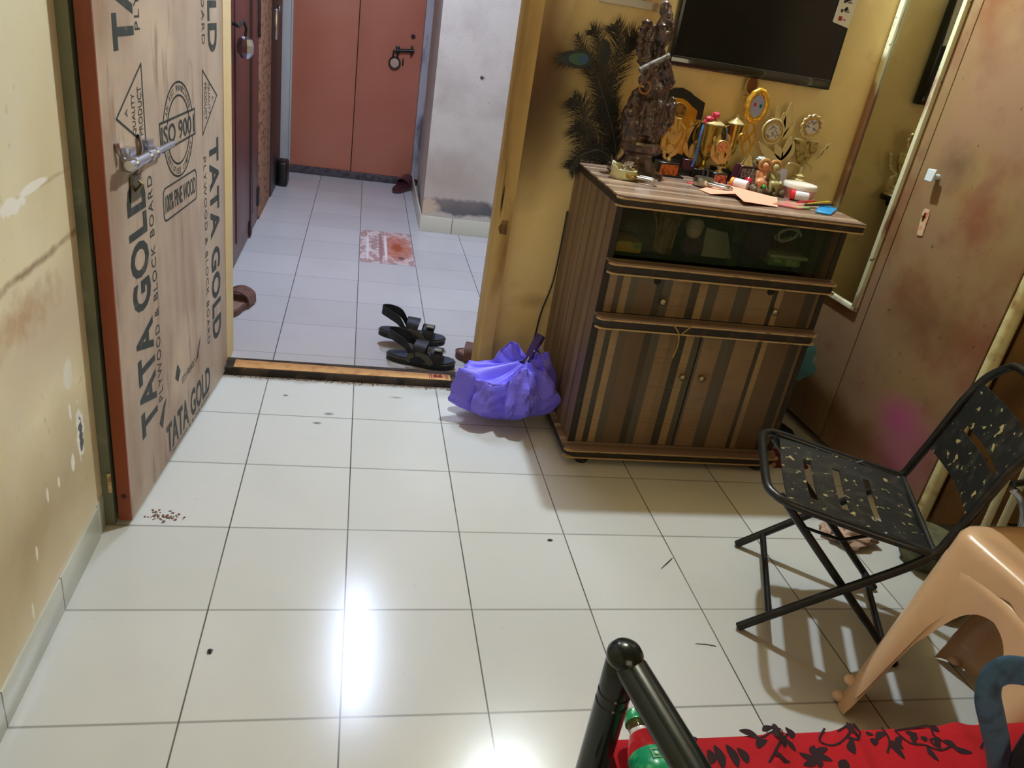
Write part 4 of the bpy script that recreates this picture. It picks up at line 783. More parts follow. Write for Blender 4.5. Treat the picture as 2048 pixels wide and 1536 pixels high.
# black and gold shield plaque
t = thing('shield_plaque', (1.32, .0, ZT), 'black shield plaque with a gold face standing behind the small trophies', 'plaque')
PQ = [(1.258,1.142),(1.277,1.152),(1.305,1.155),(1.333,1.146),(1.346,1.135),(1.362,1.131),(1.391,1.12),(1.392,1.076),(1.375,0.919),(1.357,0.882),(1.255,0.879),(1.243,0.928),(1.265,1.095)]
b = B(); b.prism(XZ(PQ, -.012), (0, .016, 0), bev=.002); b.obj('backing', M('black_board', (20, 22, 24), .4), t)
PG = [(1.264,1.113),(1.283,1.123),(1.308,1.123),(1.328,1.115),(1.346,1.103),(1.369,1.092),(1.369,1.046),(1.352,0.944),(1.328,0.95),(1.299,0.941),(1.266,0.95),(1.261,0.999)]
m_pg = M('gold_plaque_face', (196, 142, 36), .35, .5, var=[(12, (176, 116, 30), .5, .7)])
b = B(); b.prism(XZ(PG, -.016), (0, .004, 0), bev=.001); o = b.obj('gold_face', m_pg, t)
b = B(); ex, ez = [(1.303,1.083)][0]; ring_(b, ex, ez, .026, -.0175, .0022); b.obj('emblem_ring', m_gold, o)
b = B(); disc_(b, ex, ez, .023, -.0185, .002); b.obj('emblem', M('emblem_bronze', (150, 112, 50), .4, .5, var=[(90, (90, 70, 40), .5, .6)]), o)
b = B(); b.box(1.268, 1.40, -.045, .015, ZT, ZT+.022, .002); b.box(1.28, 1.39, -.03, .01, ZT+.02, ZT+.05, .002); b.obj('stand', m_blk, t)
# small star trophy in front of the plaque
t = thing('trophy', (1.275, -.095, ZT), 'small gold cut-out trophy with an orange plate in front of the shield plaque', 'trophy')
plinth(t, 1.278, -.085, .085, .05, .046, m_blk, m_plo); b = B(); b.box(1.225, 1.335, -.115, -.055, ZT, ZT+.006, .002); b.obj('base_board', m_blk, t)
b = B(); b.ell((1.278, -.085, ZT+.052), .009); b.obj('ball', m_pgold, t)
T1 = [(1.268,0.934),(1.252,1.023),(1.278,1.026),(1.299,1.029),(1.311,1.009),(1.281,0.981),(1.27,1.049),(1.244,1.047),(1.244,1.041),(1.292,1.053),(1.311,1.037),(1.268,1.066),(1.251,1.062),(1.289,1.064)]
b = B(); s0 = T1[0]
for i_, bd in ((1, .012), (4, -.012)): leaf2(b, s0, T1[i_], .014, -.088, bend=bd)
b.tube([(x, -.086, z) for x, z in (T1[7], T1[12], T1[11], T1[13], T1[9], T1[10], T1[4])], .0035, 6); b.tube([(x, -.086, z) for x, z in (T1[7], T1[1])], .0035, 6)
leaf2(b, T1[5], T1[6], .028, -.090); leaf2(b, T1[5], T1[1], .016, -.089); leaf2(b, T1[5], T1[3], .016, -.089); disc_(b, T1[5][0]-.008, T1[5][1]-.01, .014, -.090)
for k in (0, 1, 2): leaf2(b, (T1[2][0]-.012+.012*k, T1[2][1]), (T1[11][0]-.016+.016*k, T1[11][1]+.008*(k == 1)), .010, -.089)
ring_(b, s0[0], s0[1]+.012, .011, -.086, .003); b.obj('cut_out', m_gold, t)
# cups with lids
def cup(t, x, y, z, R, H, mt, lid=True, handles=True):
    b = B(); b.lathe([(R*.62, 0), (R*.62, H*.03), (R*.25, H*.08), (R*.2, H*.16), (R*.45, H*.24), (R*.8, H*.36), (R*.95, H*.55), (R, H*.86), (R*1.06, H*.88), (R*.97, H*.885)], (x, y, z), 26); o = b.obj('bowl', mt, t)
    if lid:
        b = B(); b.lathe([(R*1.02, 0), (R*1.02, H*.02), (R*.8, H*.05), (R*.35, H*.1), (R*.18, H*.13), (R*.12, H*.17), (R*.02, H*.2)], (x, y, z+H*.89), 24); b.obj('lid', m_pgold, t)
    if handles:
        for s in (-1, 1):
            b = B(); b.tube(bez([(x+s*R*.85, y, z+H*.40), (x+s*R*1.35, y, z+H*.50), (x+s*R*1.45, y, z+H*.72), (x+s*R*1.2, y, z+H*.86), (x+s*R*1.65, y, z+H*.92)], 5), [.0035+.0015*math.sin(i) for i in range(21)], 6); b.obj('handle', mt, t)
    return o
m_cup = M('olive_gold_cup', (176, 150, 70), .22, .8)
t = thing('trophy', (1.432, -.03, ZT), 'lidded gold cup trophy with blue ribbons and a red bow', 'trophy')
plinth(t, 1.43, -.02, .085, .07, .03, m_blk); cup(t, 1.432, -.022, ZT+.03, .040, .165, m_cup)
for s in (-1, 1):
    b = B(); x = 1.432+s*.043; b.tube(bez([(x, -.045, 1.055), (x+s*.004, -.05, 1.02), (x-.003, -.052, .985 if s > 0 else .95), (x-.008*(s < 0), -.05, .975 if s > 0 else .915)], 5), .0045, 6, flat=.35); b.obj('blue_ribbon', M('blue_ribbon', (60, 110, 170), .5) if 'blue_ribbon' not in bpy.data.materials else bpy.data.materials['blue_ribbon'], t)
b = B(); lump(b, (1.413, -.035, 1.075), (.018, .01, .008), 2, .5); lump(b, (1.428, -.035, 1.088), (.014, .01, .010), 3, .5); lump(b, (1.40, -.035, 1.062), (.010, .008, .010), 5, .5); b.obj('red_bow', M('red_ribbon', (190, 50, 76), .5), t)
t = thing('trophy', (1.385, .0, ZT), 'thin gold winged trophy on a maroon plinth left of the lidded cup', 'trophy')
plinth(t, 1.375, -.02, .05, .05, .055, m_mrn)
b = B()
for (a, c_, w) in (((1.378, .94), (1.352, .995), .018), ((1.355, .99), (1.372, 1.05), .016), ((1.372, 1.045), (1.352, 1.062), .010), ((1.372, 1.045), (1.392, 1.062), .010), ((1.380, .94), (1.392, 1.0), .016)): leaf2(b, a, c_, w, -.02, bend=.008)
b.obj('cut_out', m_gold, t)
# flame trophy with round badge in front
t = thing('trophy', (1.455, -.11, ZT), 'small gold flame shaped trophy with an orange badge in front of the lidded cup', 'trophy')
plinth(t, 1.458, -.105, .062, .045, .036, m_blk, m_plr)
b = B(); b.lathe([(.012, 0), (.012, .004), (.005, .008), (.008, .014), (.012, .018), (0, .02)], (1.458, -.105, ZT+.036), 16); b.obj('stem', m_pgold, t)
T2 = [(1.457,0.941),(1.414,1.01),(1.466,1.016),(1.43,1.036),(1.412,1.03),(1.453,1.042),(1.444,1),(1.432,0.971),(1.467,0.979)]
b = B(); s0 = T2[0]
leaf2(b, s0, T2[1], .016, -.107, bend=.016); leaf2(b, s0, T2[2], .016, -.107, bend=-.016); leaf2(b, T2[1], T2[4], .010, -.107); leaf2(b, T2[2], T2[5], .010, -.107, bend=-.004); leaf2(b, s0, T2[6], .022, -.107); leaf2(b, T2[7], T2[3], .014, -.106); leaf2(b, T2[8], T2[5], .012, -.106, bend=-.006); ring_(b, T2[6][0], T2[6][1], .019, -.110, .003)
b.obj('cut_out', m_gold, t); b = B(); disc_(b, T2[6][0], T2[6][1], .016, -.112, .003); b.obj('badge', M('orange_badge', (206, 140, 90), .4, var=[(100, (170, 90, 60), .5, .6)]), t)
# second cup behind with red ribbon and round brown medallion
t = thing('trophy', (1.51, .0, ZT), 'gold cup trophy with red ribbon, partly hidden behind the oval medal trophy', 'trophy')
plinth(t, 1.505, -.01, .06, .055, .04, m_blk); cup(t, 1.517, -.012, ZT+.04, .029, .165, m_cup, True, False)
b = B(); b.tube(bez([(1.492, -.035, 1.07), (1.498, -.037, 1.03), (1.505, -.038, .99), (1.503, -.037, .955)], 5), .005, 6, flat=.3); b.obj('red_ribbon', M('crimson_ribbon', (170, 46, 60), .5), t)
t = thing('trophy', (1.53, .015, ZT), 'tall trophy with a brown medallion rising behind the oval medal trophy', 'trophy')
MD = [(1.545,1.196),(1.539,1.163),(1.538,1.123),(1.553,1.092)]
b = B(); b.tube([(1.535, .012, ZT+.01), (1.53, .012, 1.05), (MD[3][0], .012, MD[3][1]), (MD[1][0], .012, MD[1][1])], .004, 8)
for k in range(7): b.ell((lerp(MD[3][0], MD[1][0]-.012, k/6), .008, lerp(MD[3][1]-.02, MD[1][1]+.01, k/6)), .006, u=8, v=6)
b.obj('beaded_stem', m_gold, t); b = B(); disc_(b, MD[0][0], MD[0][1], .030, .0, .006, .72); b.obj('medallion', M('brown_medallion', (122, 78, 50), .35, .4), t); b = B(); ring_(b, MD[0][0], MD[0][1], .031, .0, .004, .72); b.obj('medallion_rim', m_gold, t)
plinth(t, 1.535, .008, .04, .03, .03, m_blk)
# oval medal trophy
t = thing('trophy', (1.57, -.07, ZT), 'tall bright gold trophy with an oval medal and interlaced stem on a maroon plinth', 'trophy')
plinth(t, 1.578, -.068, .095, .06, .066, m_mrn, m_pls, .8)
b = B(); b.lathe([(.022, 0), (.020, .004), (.012, .02), (.006, .034), (0, .036)], (1.570, -.068, ZT+.066), 20); b.obj('stem_cone', m_pgold, t)
T3 = [(1.551,0.979),(1.546,1.138),(1.539,1.084),(1.518,1.033),(1.565,1.011)]
b = B(); z0_, x0_ = T3[0][1], T3[0][0]; x1_, z1_ = T3[2]
for s in (-1, 1):
    b.tube([(lerp(x0_, x1_+.003, k/20)+s*.016*math.sin(PI*2.0*k/20)*(1-.25*k/20), -.072, lerp(z0_, z1_+.012, k/20)) for k in range(21)], .0035, 6)
    b.tube([(lerp(x0_, x1_+.003, k/20)+s*.026*math.sin(PI*k/20), -.070, lerp(z0_, z1_+.012, k/20)) for k in range(21)], .003, 6)
ring_(b, T3[3][0]+.004, T3[3][1], .012, -.074, .003); b.obj('lattice_stem', m_gold2, t)
b = B(); b.tube([(T3[1][0]+.75*.043*math.cos(a*2*PI/36), -.072, T3[1][1]+.048*math.sin(a*2*PI/36)) for a in range(36)], [.010+.0014*math.sin(a*PI*.66) for a in range(36)], 10, closed=True); b.obj('oval_rim', m_gold2, t)
b = B(); disc_(b, T3[1][0], T3[1][1], .034, -.076, .006, .72); o = b.obj('medal_face', M('blue_grey_medal', (150, 160, 190), .3), t)
b = B(); b.ell((T3[1][0]-.010, -.077, T3[1][1]+.004), (.005, .001, .006)); b.obj('red_dot', M('medal_red', (180, 30, 80), .4), o); b = B(); b.ell((T3[1][0]+.011, -.077, T3[1][1]+.002), (.005, .001, .006)); b.obj('green_dot', M('medal_green', (20, 90, 70), .4), o)
# leaf trophy with round medallion
t = thing('trophy', (1.68, -.02, ZT), 'pale gold trophy with a round medallion and tall upright leaves', 'trophy')
T4 = [(1.645,1.064),(1.712,0.974),(1.687,1.048),(1.692,1.164),(1.645,1.145),(1.722,1.102),(1.635,1.107),(1.74,1.041),(1.611,1.023),(1.675,1.129),(1.725,0.923)]
T5 = [(1.724,1.057),(1.677,1.021),(1.753,1.013)]
plinth(t, T4[10][0], -.03, .075, .045, .025, m_blk)
b = B(); s0 = T4[1]; leaf2(b, (s0[0], ZT+.02), s0, .02, -.03)
for p, w, bd in ((T4[8], .028, .010), (T4[7], .028, -.012), (T5[1], .03, 0), (T5[0], .028, -.004)): leaf2(b, s0, p, w, -.032, bend=bd)
for p, w, bd in ((T4[3], .030, -.006), (T4[4], .020, .004), (T4[9], .024, 0), (T4[5], .022, -.006), (T4[6], .016, .003)): leaf2(b, (T4[2][0], T4[2][1]-.01), p, w, -.028, bend=bd)
b.obj('leaves', m_pgold, t); b = B(); disc_(b, T4[0][0], T4[0][1], .038, -.040, .006); m_ = b.obj('medallion', m_gold, t); b = B(); ring_(b, T4[0][0], T4[0][1], .039, -.041, .004); ring_(b, T4[0][0], T4[0][1], .029, -.043, .002); b.obj('medallion_rim', m_pgold, m_); b = B(); disc_(b, T4[0][0], T4[0][1], .026, -.044, .004); b.obj('medal_face', m_disc, m_)
# rosette cup trophy
t = thing('trophy', (1.77, -.01, ZT), 'pale gold cup trophy with a scalloped round medal at the far right', 'trophy')
T6 = [(1.79,1.096),(1.737,1.047),(1.838,1.043),(1.834,1.022),(1.792,0.973),(1.86,1.016),(1.8,0.939),(1.875,1.044),(1.807,0.987)]
T7 = [(1.742,1.049),(1.838,1.048),(1.84,1.022),(1.815,0.976),(1.798,0.956),(1.773,0.983),(1.759,1.012)]
b = B(); b.prism(XZ(T7, -.028), (0, .012, 0), bev=.003); b.obj('cup_front', M('etched_gold', (190, 172, 110), .3, .75, var=[(60, (130, 112, 60), .5, .6)]), t)
b = B(); b.tube([(x, -.022, z) for x, z in (T7[0], T7[1])], .004, 6)
cx_ = T7[1][0]
b.tube(bez([(T7[3][0], -.022, T7[3][1]), (cx_+.008, -.022, T7[3][1]+.012), (cx_+.028, -.022, T7[2][1]-.012), (cx_+.034, -.022, T7[1][1]-.004)], 5), .003, 6)
for k in range(5): q_ = k/4; leaf2(b, (lerp(cx_+.006, cx_+.030, q_), lerp(T7[3][1]+.010, T7[1][1]-.02, q_)), (lerp(cx_+.022, cx_+.046, q_), lerp(T7[3][1]+.026, T7[1][1]+.002, q_)), .008, -.024)
b.tube(bez([(T7[4][0]-.004, -.022, T7[4][1]+.006), (T7[5][0]-.02, -.022, T7[4][1]+.01), (T7[5][0]-.028, -.022, T7[4][1]-.008)], 4), .004, 6); b.tube(bez([(T7[3][0]+.004, -.022, T7[3][1]-.002), (T7[3][0]+.022, -.022, T7[3][1]-.012), (T7[3][0]+.026, -.022, T7[3][1]-.022)], 4), .004, 6)
b.obj('handles', m_pgold, t)
b = B(); n_ = 72; cx_, cz_ = T6[0]; b.prism([(cx_+.036*(1+.07*math.cos(12*2*PI*i/n_))*math.cos(2*PI*i/n_), -.026, cz_+.036*(1+.07*math.cos(12*2*PI*i/n_))*math.sin(2*PI*i/n_)) for i in range(n_)], (0, .005, 0)); m_ = b.obj('rosette', m_gold, t)
b = B(); ring_(b, cx_, cz_, .037, -.027, .0035, 1, 72, .07, 12); b.obj('rosette_rim', m_pgold, m_); b = B(); disc_(b, cx_, cz_, .024, -.030, .004); b.obj('medal_face', m_disc, m_)
b = B(); b.tube([(cx_-.004, -.022, cz_-.036), (T7[0][0]+.04, -.022, T7[0][1]-.004)], .004, 6); b.obj('connector', m_gold, t)
xb = T6[6][0]; zc = T7[4][1]
b = B(); b.lathe([(.026, 0), (.026, .012), (.034, .014), (.033, .020), (.02, .026), (.024, .034), (.016, .040), (.020, .048), (.010, zc-ZT-.02), (.012, zc-ZT+.004), (0, zc-ZT+.006)], (xb+.004, -.02, ZT), 24); b.obj('stepped_stem', m_pgold, t)
b = B(); b.lathe([(.040, 0), (.040, .016), (.036, .020), (0, .02)], (xb+.004, -.02, ZT), 24); b.obj('dark_base', m_blk, t)
# shell piece, white ornament behind, small white card
t = thing('ornament', (1.622, -.03, ZT), 'small white and brown ornament tucked behind the couple figurine', 'ornament')
b = B(); lump(b, (1.622, -.03, ZT+.06), (.022, .02, .022), 3, .5); b.obj('brown_part', M('brown_ceramic', (110, 92, 60), .3), t)
b = B(); lump(b, (1.630, -.045, ZT+.088), (.018, .012, .010), 6, .5); lump(b, (1.64, -.045, ZT+.075), (.009, .01, .014), 4, .4); b.obj('white_part', M('white_ceramic', (214, 220, 216), .3), t)
b = B(); b.lathe([(.024, 0), (.024, .03), (.018, .042), (0, .044)], (1.622, -.03, ZT), 14); b.obj('base', m_blk, t)
t = thing('card', (1.715, -.06, ZT), 'small pale lilac card standing behind the round tub', 'card'); b = B(); b.prism([(1.695, -.062, ZT), (1.742, -.058, ZT), (1.736, -.050, ZT+.066), (1.70, -.052, ZT+.07)], (0, .002, 0)); o = b.obj('sheet', M('lilac_card', (176, 170, 180), .5), t)
# couple figurine on rocky base
t = thing('figurine', (1.59, -.19, ZT), 'little ceramic figurine of two seated figures on a rocky base', 'figurine')
b = B(); rnd = random.Random(4)
for k in range(34): x = rnd.uniform(1.54, 1.655); lump(b, (x, rnd.uniform(-.225, -.165), ZT+rnd.uniform(.006, .016)), (rnd.uniform(.008, .014),)*3, k, .3, 2, 9, 6)
b.obj('rock_base', M('rock_ceramic', (104, 88, 66), .45, var=[(60, (60, 50, 38), .5, .6)]), t)
m_cer = M('peach_ceramic', (190, 128, 88), .3, coat=.5, var=[(40, (140, 84, 56), .5, .65)]); m_cer2 = M('sage_ceramic', (150, 142, 92), .3, coat=.5, var=[(40, (96, 92, 56), .5, .65)])
for (x, mt, nm, dx) in ((1.570, m_cer, 'left_seated_figure', -1), (1.612, m_cer2, 'right_seated_figure', 1)):
    b = B(); b.ell((x, -.19, ZT+.05), (.018, .015, .026)); b.ell((x+dx*.004, -.205, ZT+.035), (.022, .016, .014)); b.cap((x-.010, -.205, ZT+.035), (x-.012, -.218, ZT+.015), .008, .006, 8); b.cap((x+.010, -.205, ZT+.035), (x+.012, -.218, ZT+.015), .008, .006, 8); b.cap((x+dx*.016, -.19, ZT+.065), (x+dx*.020, -.20, ZT+.042), .007, .005, 8); b.cap((x-dx*.012, -.19, ZT+.065), (x-dx*.004, -.207, ZT+.052), .007, .005, 8)
    b.ell((x-dx*.002, -.192, ZT+.085), (.013, .013, .015)); f_ = b.obj(nm, mt, t, mods=[('REMESH', dict(mode='VOXEL', voxel_size=.0022, use_smooth_shade=True))])
    b = B(); b.tube([(x-dx*.002+.019*math.cos(2*PI*a/20), -.188, ZT+.090+.017*math.sin(2*PI*a/20)) for a in range(20)], .0055, 8, closed=True); b.obj('bonnet', M('straw_bonnet', (176, 130, 70), .4) if 'straw_bonnet' not in bpy.data.materials else bpy.data.materials['straw_bonnet'], f_)
b = B(); lump(b, (1.572, -.222, ZT+.026), (.007, .006, .007), 2, .4); b.obj('green_leaf', M('green_ceramic', (50, 150, 60), .3), t)
b = B(); lump(b, (1.632, -.205, ZT+.030), (.018, .014, .020), 2, .4, 4); b.obj('rose', M('rose_ceramic', (130, 116, 80), .35), t)
# padlocks on the cabinet
def padlock(t, bx, by, bz, ang_, bw, bl, bh, sl, mt, body=True):
    ca, sa = math.cos(ang_), math.sin(ang_); X = V3(ca, sa, 0); Y = V3(-sa, ca, 0); O = V3(bx, by, bz)
    if body:
        b = B(); b.lathe([(0, 0), (bw*.46, 0), (bw*.5, bh*.2), (bw*.5, bh*.8), (bw*.46, bh), (0, bh)], O-X*0, 26, sx=bl/bw, sy=1); b.obj('lock_body', mt, t)
    b = B(); r_ = bw*.30; P = [O+X*(bl*.35)+Y*r_+V3(0, 0, bh*.5), O+X*(bl*.5+sl*.55)+Y*r_+V3(0, 0, bh*.5)]
    for k in range(1, 8): a = PI/2-k*PI/8; P.append(O+X*(bl*.5+sl*.55+math.cos(a)*r_*1.2)+Y*math.sin(a)*r_+V3(0, 0, bh*.5))
    P += [O+X*(bl*.5+sl*.55)-Y*r_+V3(0, 0, bh*.5), O+X*(bl*.35)-Y*r_+V3(0, 0, bh*.5)]
    b.tube(P, .0050, 10); b.obj('shackle', m_steel, t)
t = thing('padlock', (1.09, -.255, ZT), 'padlock wrapped in pale paper and foil near the front left corner of the cabinet', 'padlock')
padlock(t, 1.100, -.262, ZT+.010, -.50, .050, .055, .012, .062, m_brass, True)
m_pap = M('pale_green_paper', (206, 204, 160), .7)
b = B()
def wrap(u, v):
    a = 2*PI*u; k = 1+.12*noise.noise(V3(math.cos(a)*3, math.sin(a)*3, v*4)); r_ = .034*k*(1+.10*v); return V3(1.078+math.cos(a)*r_*1.15, -.245+math.sin(a)*r_*.85, ZT+.002+v*(.030+.016*max(0, math.cos(a-2.6))+.008*noise.noise(V3(math.cos(a)*6, math.sin(a)*6, 1))))
b.grid(36, 7, wrap, cu=True); b.obj('paper_wrap', m_pap, t, mods=[('SOLIDIFY', dict(thickness=.0012))])
b = B(); rnd = random.Random(5)
for k in range(16): p0 = V3(1.085+rnd.uniform(-.02, .02), -.262+rnd.uniform(-.01, .01), ZT+.02+rnd.uniform(0, .022)); b.poly([p0+V3(rnd.uniform(-.014, .014), rnd.uniform(-.006, .006), rnd.uniform(-.014, .022)) for _ in range(3)])
b.obj('foil', M('crumpled_foil', (200, 196, 190), .2, 1), t, smooth=0, mods=[('SOLIDIFY', dict(thickness=.0008))])
t = thing('padlock', (1.37, -.235, ZT), 'round steel padlock lying on the red paper in the middle of the cabinet', 'padlock')
padlock(t, 1.368, -.205, ZT+.003, -.85, .070, .070, .026, .066, M('brushed_lock', (176, 174, 160), .28, 1))
b = B(); b.tube([(1.372, -.18, ZT+.026), (1.37, -.175, ZT+.045), (1.378, -.17, ZT+.056), (1.388, -.172, ZT+.045), (1.386, -.178, ZT+.026)], .004, 8); b.obj('keys', m_dark, t)
# papers
def sheet(name, label, pts, z, mt, nrm=(0, 0, .0012), wave=0):
    b = B(); b.prism([(x, y, z) for x, y in pts], nrm); return tag(b.obj(name, mt, at=(pts[0][0], pts[0][1], z)), label, 'paper')
sheet('red_paper', 'red paper sheet lying under the round steel padlock', [(1.322, -.17), (1.44, -.13), (1.56, -.19), (1.50, -.26), (1.40, -.285)], ZT+.0006, M('red_sheet', (196, 60, 66), .6))
b = B(); PA = [(1.327,-0.274),(1.443,-0.173),(1.503,-0.201),(1.596,-0.28),(1.536,-0.403),(1.402,-0.438),(1.42,-0.336),(1.339,-0.335)]
def pz(x): return ZT+.003+.006*math.sin((x-1.37)*28)+.004
b.prism([(x, y, pz(x)) for x, y in PA], (0, 0, .001)); tag(b.obj('peach_paper', M('peach_sheet', (232, 164, 136), .7), at=(1.4, -.3, ZT)), 'peach folded paper hanging near the front edge of the cabinet top', 'paper')
b = B(); b.prism([(1.53, -.375, ZT+.001), (1.62, -.30, ZT+.001), (1.69, -.33, ZT+.001), (1.665, -.37, ZT+.001), (1.61, -.40, ZT+.001)], (0, 0, .004)); tag(b.obj('wrapper', M('pink_wrapper', (196, 110, 110), .35, var=[(30, (140, 176, 100), .55, .6), (22, (230, 190, 180), .6, .65)]), at=(1.61, -.36, ZT)), 'pink and green sweet wrapper beside the peach paper', 'wrapper')
t = thing('booklet', (1.69, -.385, ZT), 'small blue and white booklet at the right end of the clutter', 'booklet')
b = B(); b.prism([(1.655, -.42, ZT+.002), (1.70, -.435, ZT+.002), (1.775, -.345, ZT+.006), (1.72, -.335, ZT+.012)], (0, 0, .003)); o = b.obj('cover', M('blue_cover', (40, 140, 200), .3), t); b = B(); b.prism([(1.668, -.413, ZT+.0055), (1.69, -.420, ZT+.0055), (1.745, -.352, ZT+.009), (1.725, -.345, ZT+.013)], (0, 0, .0006)); b.obj('white_panel', M('white_panel', (224, 226, 224), .4), o)
for (c0, c1, col, nm, lb) in (((1.66, -.36), (1.775, -.30), (214, 180, 50), 'yellow', 'thin yellow pen lying on the booklet'), ((1.635, -.385), (1.76, -.345), (30, 28, 30), 'black', 'thin black pen lying across the booklet'), ((1.63, -.35), (1.71, -.32), (190, 40, 50), 'red', 'short red pen behind the booklet')):
    b = B(); b.tube([(c0[0], c0[1], ZT+.014), lerp(V3(c0[0], c0[1], ZT+.014), V3(c1[0], c1[1], ZT+.019), .85), (c1[0], c1[1], ZT+.019)], [.0035, .0035, .001], 8); tag(b.obj('pen', M(nm+'_pen', col, .3), at=(c0[0], c0[1], ZT+.01)), lb, 'pen')
# little bottles
def vial(name, label, cat, p0, dr_, L1, r1, mt1, L2, r2, mt2):
    p0 = V3(*p0); d = Vector(dr_).normalized(); t = thing(name, tuple(p0), label, cat)
    b = B(); b.lathe([(0, 0), (r1*.9, 0), (r1, r1*.15), (r1, L1*.9), (r1*.7, L1), (0, L1)], p0, 20, axis=d); b.obj('bottle_body', mt1, t)
    b = B(); b.lathe([(0, 0), (r2, 0), (r2, L2*.92), (r2*.85, L2), (0, L2)], p0+d*L1*.97, 20, axis=d); b.obj('cap', mt2, t)
m_wp = M('white_plastic', (216, 212, 218), .35)
vial('pill_bottle', 'white bottle with an orange cap lying by the nail polish', 'bottle', (1.525, -.20, ZT+.018), (-.50, .55, .0), .050, .017, m_wp, .010, .0172, M('orange_cap', (240, 150, 40), .35))
vial('pill_bottle', 'small white bottle with a red cap lying in front of the round tub', 'bottle', (1.715, -.262, ZT+.0165), (-.9, .35, 0), .046, .0155, m_wp, .014, .0157, M('red_cap', (214, 44, 50), .35))
vial('nail_polish', 'red nail polish with a black handle leaning on the maroon plinth', 'bottle', (1.540, -.165, ZT+.016), (.35, .55, .55), .026, .013, M('red_glass', (176, 20, 50), .08, coat=1), .045, .0055, M('black_cap', (20, 20, 26), .15, coat=1))
t = thing('tub', (1.705, -.215, ZT), 'round pink tub with a white lid at the right of the cabinet top', 'tub')
b = B(); b.lathe([(0, 0), (.046, 0), (.050, .006), (.053, .034), (0, .034)], (1.712, -.20, ZT), 36); b.obj('tub_body', M('pink_plastic', (222, 160, 158), .35), t)
b = B(); b.lathe([(.054, 0), (.056, .002), (.056, .012), (.053, .016), (.050, .0165), (.049, .013), (0, .012)], (1.712, -.20, ZT+.033), 36); b.obj('lid', M('cream_lid', (220, 210, 196), .35), t)

# ================================================================= UMBRELLA (collapsed, resting handle up)
UC = V3(.822, -.255, .0)
m_umb = M('purple_umbrella_fabric', (124, 112, 246), .42, sheen=.1, var=[(5, (104, 92, 228), .45, .7)]); m_umb2 = M('dark_purple_handle', (62, 44, 104), .45)
t = thing('umbrella', tuple(UC), 'collapsed purple umbrella resting handle up between the door jamb and the cabinet', 'umbrella')
tilt = V3(.24, .18, .95).normalized()
def umbf(u, v):
    a = 2*PI*u; left = max(0, math.cos(a-PI+.15))
    R_ = .140+.030*left**2+.012*math.cos(2*a+.6)
    prof = math.sin(min(1, v/.5)*PI*.5)**.7 if v < .5 else 1-(.36-.34*left)*((v-.5)/.5)**1.3
    w_ = 8*a+1.5*math.sin(2*a)+1.2*v; tri = 2/PI*math.asin(math.sin(w_)); tri2 = 2/PI*math.asin(math.sin(15*a+4*v+1))
    k = 1+(.25*tri+.10*tri2)*min(1, v*2.4)*(1-.5*v)
    r = R_*prof*k
    z = .008+.225*v**1.05-.05*left*v+.022*v*math.cos(a-.9)+.014*v*v*math.sin(4*a+1)+.012*tri*v*v
    nz = (noise.noise(V3(math.cos(a)*4.2, math.sin(a)*4.2, v*6))*.018+.026*(abs(noise.noise(V3(math.cos(a)*6+3, math.sin(a)*6, v*4)))-.2))*min(1, v*3)*(1-.6*left)
    return UC+V3(math.cos(a)*(r+nz), math.sin(a)*(r*.82+nz), z)+V3(.02, .01, 0)*v
b = B(); b.grid(110, 18, umbf, cu=True); b.obj('canopy', m_umb, t, smooth=14, mods=[('SOLIDIFY', dict(thickness=.0012))])
def umbf2(u, v):
    p = umbf(u, .985); c_ = V3(.888, -.205, .215); q = lerp(p, c_, v*.86)+V3(0, 0, -.018*math.sin(PI*v)+.010*math.sin(8*2*PI*u+1)*v*(1-v)*4); return q
b = B(); b.grid(150, 10, umbf2, cu=True); b.obj('inner_folds', m_umb, t, smooth=28, mods=[('SOLIDIFY', dict(thickness=.0012))])
hp0 = UC+V3(.03, .035, .12); hp1 = V3(.900, -.200, .250); hp2 = V3(.925, -.188, .308)
b = B(); b.tube([UC+V3(0, 0, .012), hp0, hp1], .006, 10); b.obj('shaft', m_steel, t)
b = B(); b.tube([hp1-V3(.008, .006, .02), hp1, lerp(hp1, hp2, .5), hp2], [.015, .0165, .0175, .0165], 16); h = b.obj('handle', m_umb2, t)
b = B(); b.ell(lerp(hp1, hp2, .12)+V3(0, -.016, .0), (.003, .0015, .004)); b.obj('button', M('handle_logo', (200, 190, 210), .4), h)
for k, a in enumerate((.2, .55, .9, -.3)):
    b = B(); p1 = umbf((a % (2*PI))/(2*PI), .98); b.tube([hp1-V3(0, 0, .03), lerp(hp1, p1, .6)+V3(0, 0, .03), p1], .0014, 5); b.obj('rib', m_steel, t)

# ================================================================= BED, BLANKET, BOTTLE, BAG
m_bed = M('dark_green_black_enamel', (14, 26, 27), .24, coat=.25, spec=.4)
t = thing('bed', (1.4, -2.4, 0), 'glossy dark green-black tubular metal bed frame in the foreground', 'bed')
PX, PY = .640, -1.908
b = B(); b.lathe([(0, 0), (.0225, 0), (.0225, .505), (.0208, .507), (.0208, .510), (.0225, .512), (.0225, .522), (.0208, .524), (.0208, .527), (.0225, .529), (.0225, .572), (.0208, .576), (.0235, .579), (.0242, .584), (.0235, .590), (.019, .597), (.010, .602), (0, .603)], (PX, PY, 0), 32); b.obj('corner_post', m_bed, t)
b = B(); b.lathe([(0, 0), (.0225, 0), (.0225, .59), (.015, .6), (0, .6)], (.830, -3.06, 0), 24); b.obj('corner_post', m_bed, t)
b = B(); b.tube([(PX+.008, PY-.012, .574), (PX+.032, PY-.15, .574), (.828, -3.05, .574)], .0225, 20, flat=.78); b.obj('top_rail', m_bed, t)
